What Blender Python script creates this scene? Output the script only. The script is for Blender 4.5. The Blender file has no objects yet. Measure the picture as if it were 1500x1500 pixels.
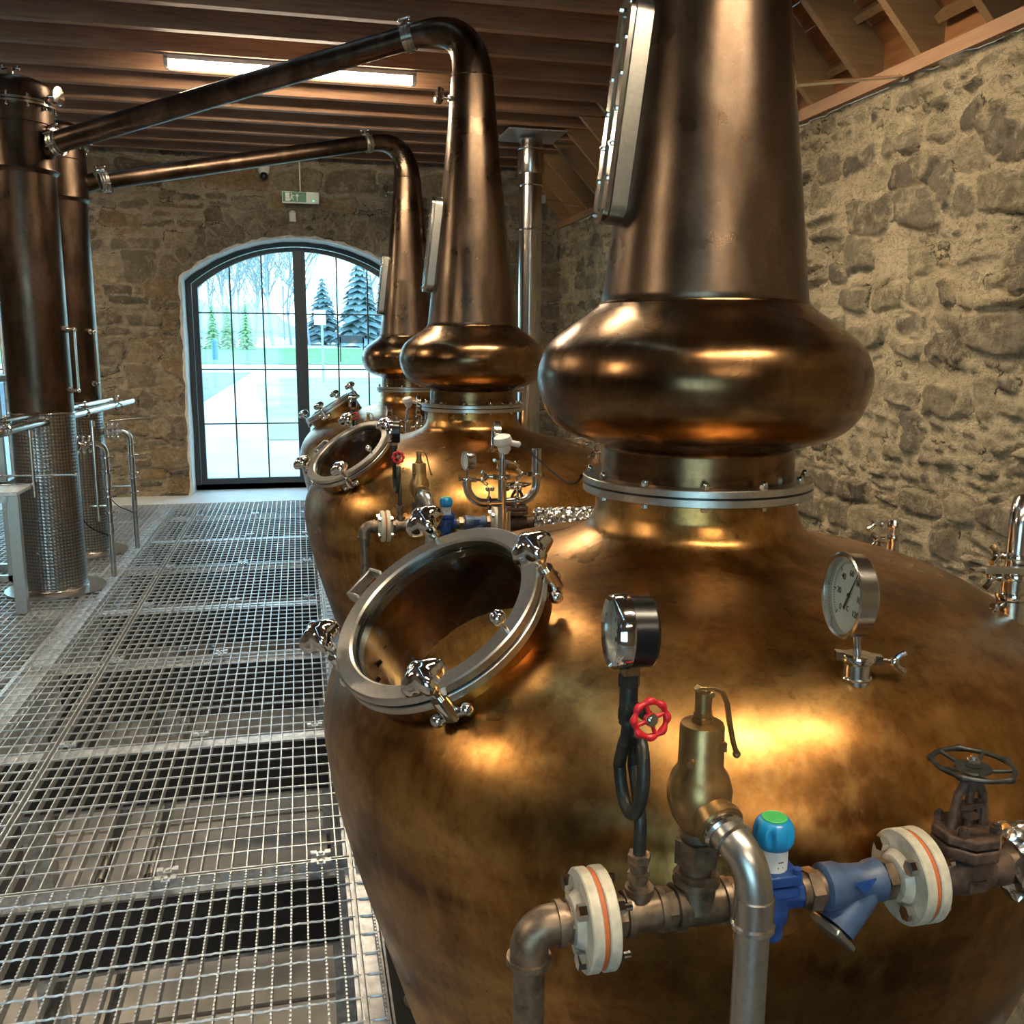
import bpy, math, random
import numpy as np
from mathutils import Vector, Matrix
V = Vector
PI = math.pi
sc = bpy.context.scene
COL = sc.collection
random.seed(7)

# ------------------------------------------------------------------ materials
def new_mat(name):
    m = bpy.data.materials.new(name); m.use_nodes = True
    nt = m.node_tree; b = nt.nodes['Principled BSDF']
    return m, nt, b
def N(nt, t, **k):
    n = nt.nodes.new(t)
    for a, v in k.items():
        if a in n.inputs.keys(): n.inputs[a].default_value = v
        else: setattr(n, a, v)
    return n
def coords(nt, scale=(1, 1, 1)):
    tc = N(nt, 'ShaderNodeTexCoord'); mp = N(nt, 'ShaderNodeMapping')
    mp.inputs['Scale'].default_value = scale
    nt.links.new(tc.outputs['Object'], mp.inputs['Vector'])
    return mp.outputs['Vector']
def noise(nt, vec, scale, detail=4, rough=.55, dist=0):
    n = N(nt, 'ShaderNodeTexNoise'); n.inputs['Scale'].default_value = scale
    n.inputs['Detail'].default_value = detail; n.inputs['Roughness'].default_value = rough
    n.inputs['Distortion'].default_value = dist
    nt.links.new(vec, n.inputs['Vector']); return n.outputs['Fac']
def ramp(nt, fac, stops):
    r = N(nt, 'ShaderNodeValToRGB'); e = r.color_ramp.elements
    while len(e) < len(stops): e.new(.5)
    for i, (p, c) in enumerate(stops):
        e[i].position = p
        e[i].color = (*c, 1) if hasattr(c, '__len__') else (c, c, c, 1)
    nt.links.new(fac, r.inputs['Fac']); return r.outputs['Color']
def bump(nt, b, h, strength=.2, dist=.01, chain=None):
    n = N(nt, 'ShaderNodeBump'); n.inputs['Strength'].default_value = strength
    n.inputs['Distance'].default_value = dist
    nt.links.new(h, n.inputs['Height'])
    if chain is not None: nt.links.new(chain, n.inputs['Normal'])
    if b is not None: nt.links.new(n.outputs['Normal'], b.inputs['Normal'])
    return n.outputs['Normal']
def mixc(nt, fac, a, c):
    n = N(nt, 'ShaderNodeMix', data_type='RGBA')
    for i, s in ((0, fac), (6, a), (7, c)):
        if hasattr(s, 'is_linked') or hasattr(s, 'links'): nt.links.new(s, n.inputs[i])
        elif i == 0: n.inputs[0].default_value = s
        else: n.inputs[i].default_value = (*s, 1)
    return n.outputs[2]

def plain(name, col, rough=.5, metal=0, var=.12, scale=30, bmp=.0, spec=.5):
    m, nt, b = new_mat(name)
    v = coords(nt); n = noise(nt, v, scale)
    c0 = tuple(x * (1 - var) for x in col); c1 = tuple(min(1, x * (1 + var)) for x in col)
    nt.links.new(ramp(nt, n, [(.3, c0), (.7, c1)]), b.inputs['Base Color'])
    b.inputs['Roughness'].default_value = rough; b.inputs['Metallic'].default_value = metal
    b.inputs['Specular IOR Level'].default_value = spec
    if bmp: bump(nt, b, n, bmp, .004)
    return m

def copper(name, dark, mid, light, r0, r1, streak=(1, 1, 6), speck=0.0, mott=.3):
    m, nt, b = new_mat(name)
    v = coords(nt); vs = coords(nt, streak)
    a = noise(nt, vs, 2.2, 4, .5, .5)
    c = ramp(nt, a, [(.3, dark), (.5, mid), (.72, light)])
    f = noise(nt, v, 55, 5, .7)
    c = mixc(nt, ramp(nt, f, [(.45, 0.0), (.75, .5)]), c, dark)
    g2 = noise(nt, coords(nt, (1, 1, .6)), 15, 4, .58, .2)
    c = mixc(nt, ramp(nt, g2, [(.50, 0.0), (.72, mott)]), c, light)
    c = mixc(nt, ramp(nt, g2, [(.28, mott), (.46, 0.0)]), c, dark)
    # pale scuffs and drip trails
    s = noise(nt, coords(nt, (9, 9, 1.2)), 3.5, 3, .5)
    c = mixc(nt, ramp(nt, s, [(.52, 0.0), (.80, .28)]), c, light)
    if speck:
        vo = N(nt, 'ShaderNodeTexVoronoi', feature='F1'); vo.inputs['Scale'].default_value = 60
        nt.links.new(v, vo.inputs['Vector'])
        c = mixc(nt, ramp(nt, vo.outputs['Distance'], [(.08, speck), (.16, 0.0)]), c, light)
    nt.links.new(c, b.inputs['Base Color'])
    b.inputs['Metallic'].default_value = 1
    rr = ramp(nt, noise(nt, v, 6, 3, .5), [(.3, r0), (.7, r1)])
    nt.links.new(rr, b.inputs['Roughness'])
    nb = bump(nt, None, noise(nt, v, 9, 2), .10, .01)
    bump(nt, b, f, .06, .002, nb)
    return m

M = {}
M['copper_body'] = copper('copper_body', (.12, .052, .016), (.33, .158, .046), (.54, .31, .11), .25, .39, (1, 1, 3), 0.0, .6)
M['copper_bulb'] = copper('copper_bulb', (.085, .045, .022), (.20, .112, .052), (.32, .20, .105), .20, .31, (.6, .6, 7))
M['copper_neck'] = copper('copper_neck', (.078, .050, .034), (.125, .084, .058), (.21, .15, .11), .25, .38, (3, 3, .8), .35)
M['copper_dark'] = copper('copper_dark', (.042, .028, .020), (.075, .050, .036), (.15, .10, .075), .27, .42, (3, 3, .8), .3)
M['steel'] = plain('stainless', (.60, .57, .53), .20, 1, .06, 12)
M['steel_brushed'] = plain('stainless_brushed', (.52, .50, .46), .33, 1, .10, 90, .03)
M['chrome'] = plain('chrome', (.72, .69, .66), .09, 1, .03, 6)
M['galv'] = plain('galvanised', (.60, .61, .62), .40, .72, .28, 45, .06)
M['galv_beam'] = plain('galvanised_beam', (.62, .64, .66), .42, .7, .35, 25, .06)
M['dark_floor'] = plain('shade_darkened_floor', (.035, .032, .03), .8, 0, .3, 3)  # near-black colour stands in for shade in the unlit pit
M['dark_stone'] = plain('shaded_back_stone', (.20, .16, .12), .9, 0, .4, 5, .3)  # darkened so the unseen walls reflect as if in shade
M['web'] = plain('shade_dark_web', (.05, .05, .05), .6, .3, .3, 20)  # shade under the grating put into the web colour
M['black'] = plain('black_paint', (.004, .004, .005), .28, 0, .2, 20)
M['frame_dark'] = plain('window_frame_paint', (.028, .03, .034), .4, 0, .1, 20)
M['siphon'] = plain('dark_steel_tube', (.05, .05, .045), .45, .7, .4, 40, .1)
M['red'] = plain('red_paint', (.55, .012, .02), .3, 0, .1, 20)
M['bronze'] = plain('bronze', (.36, .225, .095), .36, .9, .25, 40, .1)
M['blue'] = plain('blue_paint', (.012, .05, .20), .42, 0, .35, 40, .1)
M['blue_strainer'] = plain('blue_grey_paint', (.05, .085, .16), .45, 0, .3, 30, .25)
M['blue_cap'] = plain('light_blue_plastic', (.01, .24, .52), .3, 0, .08, 10)
M['green'] = plain('green_plastic', (.06, .45, .12), .4, 0, .1, 60)
M['white'] = plain('white_plastic', (.72, .70, .66), .4, 0, .04, 10)
M['iron'] = plain('malleable_iron', (.20, .145, .10), .42, .75, .45, 45, .15)
M['rust'] = plain('rusty_iron', (.10, .06, .042), .6, .45, .5, 60, .3)
M['flange_white'] = plain('pale_flange_paint', (.56, .51, .40), .5, .15, .2, 50, .12)
M['gasket'] = plain('orange_gasket', (.50, .12, .03), .6, 0, .1, 50)
M['concrete'] = plain('concrete', (.40, .37, .33), .75, 0, .3, 2.2, .1)
M['sill'] = plain('pale_stone_sill', (.55, .58, .58), .55, 0, .1, 8, .08)
M['dark_pit'] = plain('dark_equipment', (.02, .02, .02), .7, 0, .2, 10)
M['yellow'] = plain('yellow_paint', (.6, .45, .02), .4)
M['dial'] = plain('dial_face', (.74, .73, .70), .5, 0, .02, 5)
M['ink'] = plain('black_ink', (.015, .015, .015), .6)
M['exit_green'] = plain('exit_green', (.005, .20, .075), .4)
M['exit_white'] = plain('exit_white', (.75, .82, .76), .4)
M['cable'] = plain('black_cable', (.006, .006, .006), .7, 0, .1, 20, 0, .1)
M['plaster'] = plain('lime_plaster', (.62, .60, .56), .85, 0, .18, 14, .4)

def m_glass(name, tint=(1, 1, 1), refl=1.0):
    m = bpy.data.materials.new(name); m.use_nodes = True; nt = m.node_tree; nt.nodes.clear()
    o = N(nt, 'ShaderNodeOutputMaterial'); t = N(nt, 'ShaderNodeBsdfTransparent'); g = N(nt, 'ShaderNodeBsdfGlossy')
    t.inputs['Color'].default_value = (*tint, 1); g.inputs['Roughness'].default_value = .03
    lw = N(nt, 'ShaderNodeLayerWeight'); pw = N(nt, 'ShaderNodeMath', operation='POWER'); pw.inputs[1].default_value = 4
    ml = N(nt, 'ShaderNodeMath', operation='MULTIPLY_ADD'); ml.inputs[1].default_value = .7; ml.inputs[2].default_value = .045 * refl
    nt.links.new(lw.outputs['Facing'], pw.inputs[0]); nt.links.new(pw.outputs[0], ml.inputs[0])
    mx = N(nt, 'ShaderNodeMixShader')
    nt.links.new(ml.outputs[0], mx.inputs[0]); nt.links.new(t.outputs[0], mx.inputs[1]); nt.links.new(g.outputs[0], mx.inputs[2])
    nt.links.new(mx.outputs[0], o.inputs['Surface']); return m
M['glass'] = m_glass('clear_glass', (.93, .97, .96))
M['glass_still'] = m_glass('sight_glass', (.80, .86, .84))

def m_turned():
    m, nt, b = new_mat('engine_turned_stainless')
    tc = N(nt, 'ShaderNodeTexCoord'); sep = N(nt, 'ShaderNodeSeparateXYZ')
    nt.links.new(tc.outputs['UV'], sep.inputs[0])
    def mth(op, a, c=None):
        n = N(nt, 'ShaderNodeMath', operation=op)
        for i, s in enumerate((a, c)):
            if s is None: continue
            if isinstance(s, (int, float)): n.inputs[i].default_value = s
            else: nt.links.new(s, n.inputs[i])
        return n.outputs[0]
    u = mth('MULTIPLY', sep.outputs[0], 46.0); v = mth('MULTIPLY', sep.outputs[1], 46.0)
    fu = mth('SUBTRACT', mth('FRACT', u), .5); fv = mth('SUBTRACT', mth('FRACT', v), .5)
    d = mth('SQRT', mth('ADD', mth('MULTIPLY', fu, fu), mth('MULTIPLY', fv, fv)))
    swirl = mth('ARCTAN2', fv, fu)
    h = mth('ADD', d, mth('MULTIPLY', mth('SINE', mth('MULTIPLY', swirl, 2.0)), .12))
    bump(nt, b, h, .42, .008)
    c = ramp(nt, d, [(.15, (.40, .40, .40)), (.5, (.20, .20, .20))])
    nt.links.new(c, b.inputs['Base Color'])
    b.inputs['Metallic'].default_value = 1; b.inputs['Roughness'].default_value = .27
    return m
M['turned'] = m_turned()

def m_wood(name, dark, light, axis, rough=.6):
    m, nt, b = new_mat(name)
    s = [14, 14, 14]; s[axis] = .9
    v = coords(nt, tuple(s)); a = noise(nt, v, 2.2, 5, .6, 1.2)
    big = noise(nt, coords(nt), 1.3, 2)
    oi = N(nt, 'ShaderNodeObjectInfo')
    c = ramp(nt, a, [(.3, dark), (.7, light)])
    c = mixc(nt, ramp(nt, big, [(.35, 0.0), (.7, .35)]), c, dark)
    r = ramp(nt, oi.outputs['Random'], [(0, .72), (1, 1.0)])
    mm = N(nt, 'ShaderNodeMix', data_type='RGBA', blend_type='MULTIPLY'); mm.inputs[0].default_value = 1
    nt.links.new(c, mm.inputs[6]); nt.links.new(r, mm.inputs[7])
    # knots
    vo = N(nt, 'ShaderNodeTexVoronoi'); vo.inputs['Scale'].default_value = 1.0
    k = [3.2, 3.2, 3.2]; k[axis] = 1.2
    nt.links.new(coords(nt, tuple(k)), vo.inputs['Vector'])
    c2 = mixc(nt, ramp(nt, vo.outputs['Distance'], [(.03, .8), (.07, 0.0)]), mm.outputs[2], (.08, .03, .012))
    nt.links.new(c2, b.inputs['Base Color']); b.inputs['Roughness'].default_value = rough
    bump(nt, b, a, .12, .003)
    return m
M['joist'] = m_wood('fir_joist', (.24, .105, .055), (.44, .245, .125), 0)
M['rafter'] = m_wood('pine_rafter', (.26, .145, .060), (.40, .235, .105), 0)
M['plate'] = m_wood('pine_wall_plate', (.44, .22, .11), (.56, .32, .17), 1)
M['board'] = m_wood('roof_boards', (.28, .105, .032), (.44, .19, .06), 1)

def m_stone(name, mort0, mort1, tint):
    m, nt, b = new_mat(name)
    v = coords(nt)
    at = N(nt, 'ShaderNodeAttribute', attribute_name='stone_col'); ed = N(nt, 'ShaderNodeAttribute', attribute_name='edge')
    n1 = noise(nt, v, 16, 7, .72); n2 = noise(nt, v, 60, 6, .72); n3 = noise(nt, v, 1.6, 3)
    add = N(nt, 'ShaderNodeMath', operation='MULTIPLY_ADD'); add.inputs[1].default_value = .085; add.inputs[2].default_value = -.0425
    nt.links.new(n1, add.inputs[0])
    s = N(nt, 'ShaderNodeMath', operation='ADD'); nt.links.new(add.outputs[0], s.inputs[0]); nt.links.new(ed.outputs['Fac'], s.inputs[1])
    mask = ramp(nt, s.outputs[0], [(.0, 0.0), (.014, 1.0)])
    mask = mixc(nt, ramp(nt, noise(nt, coords(nt), 9, 7, .75, .4), [(.50, 0.0), (.62, .75)]), mask, (0, 0, 0))
    mr = N(nt, 'ShaderNodeMapRange'); mr.inputs['From Min'].default_value = -.025; mr.inputs['From Max'].default_value = .025
    nt.links.new(s.outputs[0], mr.inputs['Value'])
    band = ramp(nt, mr.outputs[0], [(.34, 0.0), (.44, 1.0), (.52, 1.0), (.62, 0.0)])
    sel = ramp(nt, noise(nt, coords(nt, (1, 1, 1.6)), 4.5, 4, .6), [(.52, 0.0), (.60, .9)])
    bm = N(nt, 'ShaderNodeMix', data_type='RGBA', blend_type='MULTIPLY'); bm.inputs[0].default_value = 1
    nt.links.new(band, bm.inputs[6]); nt.links.new(sel, bm.inputs[7])
    mort = ramp(nt, noise(nt, v, 5, 6, .7), [(.3, mort0), (.7, mort1)])
    mm = N(nt, 'ShaderNodeMix', data_type='RGBA', blend_type='MULTIPLY'); mm.inputs[0].default_value = 1
    sv = ramp(nt, n1, [(.28, tuple(.50 * x for x in tint)), (.5, tint), (.74, tuple(1.55 * x for x in tint))])
    nt.links.new(at.outputs['Color'], mm.inputs[6]); nt.links.new(sv, mm.inputs[7])
    c = mixc(nt, mask, mort, mm.outputs[2])
    c = mixc(nt, ramp(nt, n2, [(.54, 0.0), (.80, .55)]), c, tuple(.30 * x for x in mort0))
    # narrow open cracks in the joints
    ck = noise(nt, coords(nt, (1, 1, 2.2)), 7.5, 6, .75, .6)
    c = mixc(nt, ramp(nt, ck, [(.480, 0.0), (.496, .75), (.504, .75), (.520, 0.0)]), c, tuple(.22 * x for x in mort0))
    c = mixc(nt, ramp(nt, n3, [(.35, 0.0), (.7, .25)]), c, mort1)
    c = mixc(nt, bm.outputs[2], c, tuple(.13 * x for x in mort0))
    nt.links.new(c, b.inputs['Base Color']); b.inputs['Roughness'].default_value = .92
    b.inputs['Specular IOR Level'].default_value = .2
    nb = bump(nt, None, n1, 1.0, .05)
    bump(nt, b, n2, .9, .014, nb)
    return m
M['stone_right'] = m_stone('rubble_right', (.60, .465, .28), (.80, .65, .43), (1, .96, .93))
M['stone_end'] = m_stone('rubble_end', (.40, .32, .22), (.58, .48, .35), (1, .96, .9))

def m_emit(name, col, s):
    m = bpy.data.materials.new(name); m.use_nodes = True; nt = m.node_tree; nt.nodes.clear()
    o = N(nt, 'ShaderNodeOutputMaterial'); e = N(nt, 'ShaderNodeEmission')
    e.inputs['Color'].default_value = (*col, 1); e.inputs['Strength'].default_value = s
    nt.links.new(e.outputs[0], o.inputs['Surface']); return m
M['lamp'] = m_emit('lamp_diffuser', (1.0, .83, .58), 105)
M['added_pot_light'] = m_emit('added_pot_glow', (1, .85, .62), 160)  # added glow that brightens the inside of the pot
M['led_green'] = m_emit('green_indicator', (.1, 1, .4), 3)

def m_foil():
    m, nt, b = new_mat('crumpled_foil')
    vo = N(nt, 'ShaderNodeTexVoronoi', feature='F1'); vo.inputs['Scale'].default_value = 38
    nt.links.new(coords(nt), vo.inputs['Vector'])
    b.inputs['Base Color'].default_value = (.78, .76, .72, 1); b.inputs['Metallic'].default_value = 1; b.inputs['Roughness'].default_value = .22
    bump(nt, b, vo.outputs['Distance'], .9, .02)
    return m
M['foil'] = m_foil()
M['bark'] = plain('bark', (.30, .33, .34), .9)  # distance haze put into the bark colour, paled toward blue
M['far_wood'] = plain('far_woodland', (.26, .30, .31), .95, 0, .35, 1.2)  # pale blue grey carries the haze over the far wood
M['conifer'] = plain('conifer_needles', (.15, .22, .23), .9, 0, .3, 8)  # lightened toward blue to stand for glare and haze
M['hedge'] = plain('young_leaves', (.16, .30, .10), .9, 0, .4, 3)
M['lawn'] = plain('lawn_grass', (.12, .26, .09), .95, 0, .3, .6)
M['verge'] = plain('pale_verge_grass', (.30, .38, .24), .95, 0, .25, .8)
M['road'] = plain('wet_asphalt', (.11, .13, .17), .6, 0, .25, .4)
M['paving'] = plain('pale_gravel', (.50, .47, .43), .9, 0, .12, .7)
M['signwhite'] = plain('sign_white', (.8, .8, .8), .5)
M['signpost'] = plain('sign_post_grey', (.35, .38, .4), .5)
M['bollard_blue'] = plain('bollard_blue', (.04, .16, .35), .5)

# ------------------------------------------------------------------ mesh builder
class MB:
    def __init__(s): s.v = []; s.f = []; s.uv = None
    def add(s, vs, fs):
        o = len(s.v); s.v += [tuple(p) for p in vs]; s.f += [tuple(i + o for i in f) for f in fs]; return s
    def box(s, c, d, rot=None):
        hx, hy, hz = d[0] / 2, d[1] / 2, d[2] / 2
        P = [V((x, y, z)) for x in (-hx, hx) for y in (-hy, hy) for z in (-hz, hz)]
        if rot is not None: P = [rot @ p for p in P]
        P = [p + V(c) for p in P]
        return s.add(P, [(0, 1, 3, 2), (4, 6, 7, 5), (0, 4, 5, 1), (2, 3, 7, 6), (0, 2, 6, 4), (1, 5, 7, 3)])
    def ring_strip(s, rings, closed=True, cap=(True, True)):
        o = len(s.v); k = len(rings[0])
        for r in rings: s.v += [tuple(p) for p in r]
        for i in range(len(rings) - 1):
            for j in range(k if closed else k - 1):
                a = o + i * k + j; b = o + i * k + (j + 1) % k
                s.f.append((a, b, b + k, a + k))
        if cap[0]: s.f.append(tuple(o + j for j in reversed(range(k))))
        if cap[1]: s.f.append(tuple(o + (len(rings) - 1) * k + j for j in range(k)))
        return s
    def lathe(s, prof, o=(0, 0, 0), ax=(0, 0, 1), seg=32, closed_prof=False, phase=0., cap=(True, True)):
        o = V(o); ax = V(ax).normalized(); u = ax.orthogonal().normalized()
        if abs(ax.z) > .999: u = V((1, 0, 0))
        w = ax.cross(u)
        rings = []
        for r, h in prof:
            r = max(r, 1e-5)
            rings.append([o + ax * h + (u * math.cos(phase + 2 * PI * j / seg) + w * math.sin(phase + 2 * PI * j / seg)) * r for j in range(seg)])
        if closed_prof: rings.append(rings[0]); return s.ring_strip(rings, True, (False, False))
        return s.ring_strip(rings, True, cap)
    def cyl(s, a, b, r, seg=16, r2=None):
        a = V(a); b = V(b); d = b - a
        return s.lathe([(r, 0), (r2 if r2 is not None else r, d.length)], a, d, seg)
    def hexn(s, a, b, r): return s.cyl(a, b, r, 6)
    def tube(s, pts, r, seg=12, cap=True, closed=False):
        P = [V(p) for p in pts]; n = len(P)
        rr = r if hasattr(r, '__len__') else [r] * n
        T = []
        for i in range(n):
            if closed: t = P[(i + 1) % n] - P[i - 1]
            else: t = P[min(i + 1, n - 1)] - P[max(i - 1, 0)]
            T.append(t.normalized())
        u = T[0].orthogonal().normalized(); rings = []
        for i in range(n):
            u = (u - T[i] * u.dot(T[i])).normalized(); w = T[i].cross(u)
            rings.append([P[i] + (u * math.cos(2 * PI * j / seg) + w * math.sin(2 * PI * j / seg)) * rr[i] for j in range(seg)])
        if closed: rings.append(rings[0])
        return s.ring_strip(rings, True, (cap and not closed, cap and not closed))
    def sphere(s, c, r, seg=20, n=12, sc=(1, 1, 1), ax=(0, 0, 1)):
        return s.lathe([(r * sc[0] * math.sin(PI * i / n), -r * sc[2] * math.cos(PI * i / n)) for i in range(n + 1)], c, ax, seg, cap=(False, False))
    def torus(s, c, ax, R, r, seg=40, k=10):
        return s.lathe([(R + r * math.cos(2 * PI * i / k), r * math.sin(2 * PI * i / k)) for i in range(k)], c, ax, seg, True)
    def merge(s, o): return s.add(o.v, o.f)

ORG = {}
def mesh_obj(name, mb, mat, parent=None, origin=None, smooth=35, bevel=0):
    if parent is not None: origin = ORG[parent.name]
    elif origin is None:
        a = np.array(mb.v); lo = a.min(0); hi = a.max(0); origin = V(((lo[0] + hi[0]) / 2, (lo[1] + hi[1]) / 2, lo[2]))
    origin = V(origin)
    me = bpy.data.meshes.new(name)
    me.from_pydata([(p[0] - origin.x, p[1] - origin.y, p[2] - origin.z) for p in mb.v], [], mb.f)
    me.materials.append(M[mat] if isinstance(mat, str) else mat)
    me.update()
    o = bpy.data.objects.new(name, me); COL.objects.link(o)
    if parent is not None: o.parent = parent
    else: o.location = origin
    ORG[o.name] = origin
    if smooth:
        me.shade_smooth()
        try: me.set_sharp_from_angle(angle=math.radians(smooth))
        except Exception: pass
    else: me.shade_flat()
    if bevel:
        b = o.modifiers.new('bevel', 'BEVEL'); b.width = bevel; b.segments = 2; b.limit_method = 'ANGLE'
    return o
def tag(o, label, cat, group=None, kind=None):
    o['label'] = label; o['category'] = cat
    if group: o['group'] = group
    if kind: o['kind'] = kind
    return o
def thing(name, loc, label, cat, group=None):
    o = bpy.data.objects.new(name, None); COL.objects.link(o); o.location = loc; o.empty_display_size = .1
    ORG[o.name] = V(loc); return tag(o, label, cat, group)
def struct(name, mb, mat, smooth=35, label=None):
    o = mesh_obj(name, mb, mat, None, (0, 0, 0), smooth); o['kind'] = 'structure'
    if label: o['label'] = label
    return o
def copy_tree(o, parent=None):
    c = o.copy(); COL.objects.link(c)
    if parent is not None: c.parent = parent
    for ch in list(o.children): copy_tree(ch, c)
    return c
def bez(a, b, c, d, n=12):
    a, b, c, d = V(a), V(b), V(c), V(d); o = []
    for i in range(n + 1):
        t = i / n; o.append(a * (1 - t) ** 3 + b * 3 * t * (1 - t) ** 2 + c * 3 * t * t * (1 - t) + d * t ** 3)
    return o
def corner(a, b, c, r, n=8):
    """polyline a-b-c with the corner b rounded by radius r"""
    a, b, c = V(a), V(b), V(c); u = (a - b).normalized(); w = (c - b).normalized()
    half = u.angle(w) / 2; t = r / math.tan(half)
    p, q = b + u * t, b + w * t
    cen = b + (u + w).normalized() * (r / math.sin(half))
    o = [a]
    for i in range(n + 1):
        k = i / n; s1 = (p - cen); s2 = (q - cen); ang = s1.angle(s2)
        o.append(cen + (s1 * math.sin((1 - k) * ang) + s2 * math.sin(k * ang)) / math.sin(ang))
    o.append(c); return o
def cr(P, n=6):
    P = np.array(P, float); Q = np.vstack([2 * P[0] - P[1], P, 2 * P[-1] - P[-2]]); o = []
    for i in range(1, len(Q) - 2):
        a, b, c, d = Q[i - 1:i + 3]
        for t in np.linspace(0, 1, n, endpoint=False):
            o.append(.5 * ((2 * b) + (c - a) * t + (2 * a - 5 * b + 4 * c - d) * t * t + (3 * b - a - 3 * c + d) * t ** 3))
    o.append(P[-1]); return [tuple(x) for x in o]

# ------------------------------------------------------------------ stone walls
def vnoise(x, y, seed):
    rs = np.random.RandomState(seed); T = rs.rand(256, 256)
    xi = np.floor(x).astype(int); yi = np.floor(y).astype(int); fx = x - xi; fy = y - yi
    fx = fx * fx * (3 - 2 * fx); fy = fy * fy * (3 - 2 * fy)
    g = lambda a, b: T[a % 256, b % 256]
    return (g(xi, yi) * (1 - fx) + g(xi + 1, yi) * fx) * (1 - fy) + (g(xi, yi + 1) * (1 - fx) + g(xi + 1, yi + 1) * fx) * fy
def fbm(x, y, seed, o=5, ga=.5):
    s = 0; a = 1; t = 0
    for i in range(o):
        s = s + a * vnoise(x * 2 ** i, y * 2 ** i, seed + i); t += a; a *= ga
    return s / t
def rubble(U, Vv, seed, cols, rows=(.09, .30), asp=(.8, 2.3), keep=.93, gap=.022, proud=.020, fixed=()):
    rs = np.random.RandomState(seed)
    wu = U + .055 * (fbm(U * 5, Vv * 5, seed + 11, 3) - .5) * 2; wv = Vv + .045 * (fbm(U * 5, Vv * 5, seed + 31, 3) - .5) * 2
    E = np.full(U.shape, -.06); E2 = np.full(U.shape, -.06); C = np.zeros(U.shape + (3,)); C[:] = cols[0]; H = np.zeros(U.shape)
    u0, u1, v0, v1 = U.min(), U.max(), Vv.min(), Vv.max()
    ua = U[:, 0]; va = Vv[0, :]
    st = list(fixed); v = v0 - .05
    while v < v1:
        h = rs.uniform(*rows) if rs.rand() < .75 else rs.uniform(rows[0], rows[0] * 1.5); u = u0 - .2 * rs.rand()
        while u < u1:
            w = h * rs.uniform(*asp)
            if rs.rand() < keep:
                if rs.rand() < .25 and h > .14:
                    k = rs.uniform(.35, .65)
                    st.append((u + w / 2, v + h * k / 2, w * .95, h * k - .01, None)); st.append((u + w / 2 + rs.uniform(-.03, .03), v + h * (1 + k) / 2, w * rs.uniform(.6, .95), h * (1 - k) - .01, None))
                else: st.append((u + w / 2, v + h / 2 + rs.uniform(-.02, .02), w, h * rs.uniform(.85, 1.12), None))
            u += w
        v += h
    for (cu, cv, w, h, c) in st:
        if c is None: c = cols[rs.randint(len(cols))]; c = tuple(np.array(c) * rs.uniform(.75, 1.2)); p = proud * rs.uniform(.2, 1.5)
        else: p = proud
        i0, i1 = np.searchsorted(ua, (cu - w, cu + w)); j0, j1 = np.searchsorted(va, (cv - h, cv + h))
        if i0 >= i1 or j0 >= j1: continue
        a = rs.uniform(-.10, .10); x = wu[i0:i1, j0:j1] - cu; y = wv[i0:i1, j0:j1] - cv
        x, y = x * math.cos(a) + y * math.sin(a), -x * math.sin(a) + y * math.cos(a)
        r = min(w, h) * rs.uniform(.12, .38); g = gap * rs.uniform(.5, 1.6)
        qx = np.abs(x) - (w / 2 - g / 2 - r); qy = np.abs(y) - (h / 2 - g / 2 - r)
        d = np.hypot(np.maximum(qx, 0), np.maximum(qy, 0)) + np.minimum(np.maximum(qx, qy), 0) - r
        e = -d; sub = E[i0:i1, j0:j1].copy(); m = e > sub; E2[i0:i1, j0:j1] = np.where(m, sub, np.maximum(E2[i0:i1, j0:j1], e))
        E[i0:i1, j0:j1] = np.where(m, e, sub)
        C[i0:i1, j0:j1][m] = c
        t = np.clip(e / .02, 0, 1); t = t * t * (3 - 2 * t)
        sl = (x * rs.uniform(-.06, .06) + y * rs.uniform(-.08, .08))
        H[i0:i1, j0:j1] = np.where(m & (e > 0), t * (p + sl), H[i0:i1, j0:j1])
    E = np.minimum(E, (E - E2) * .8 - gap * .25)
    lowf = fbm(U * 2.2, Vv * 3.5, seed + 91, 3); groove = np.clip(1 - np.abs(E + .004) / .012, 0, 1) * np.clip((lowf - .48) / .1, 0, 1)
    H = np.where(E > 0, H * np.clip(E / .012, 0, 1), 0) - groove * .022
    rough = fbm(U * 9, Vv * 9, seed + 51, 5, .6) - .5
    ridge = np.abs(fbm(U * 14, Vv * 14, seed + 71, 4, .6) - .5)
    H = H + rough * .040 - ridge * .036 * np.clip(E / .02, 0, 1)
    return E, C, H
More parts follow.
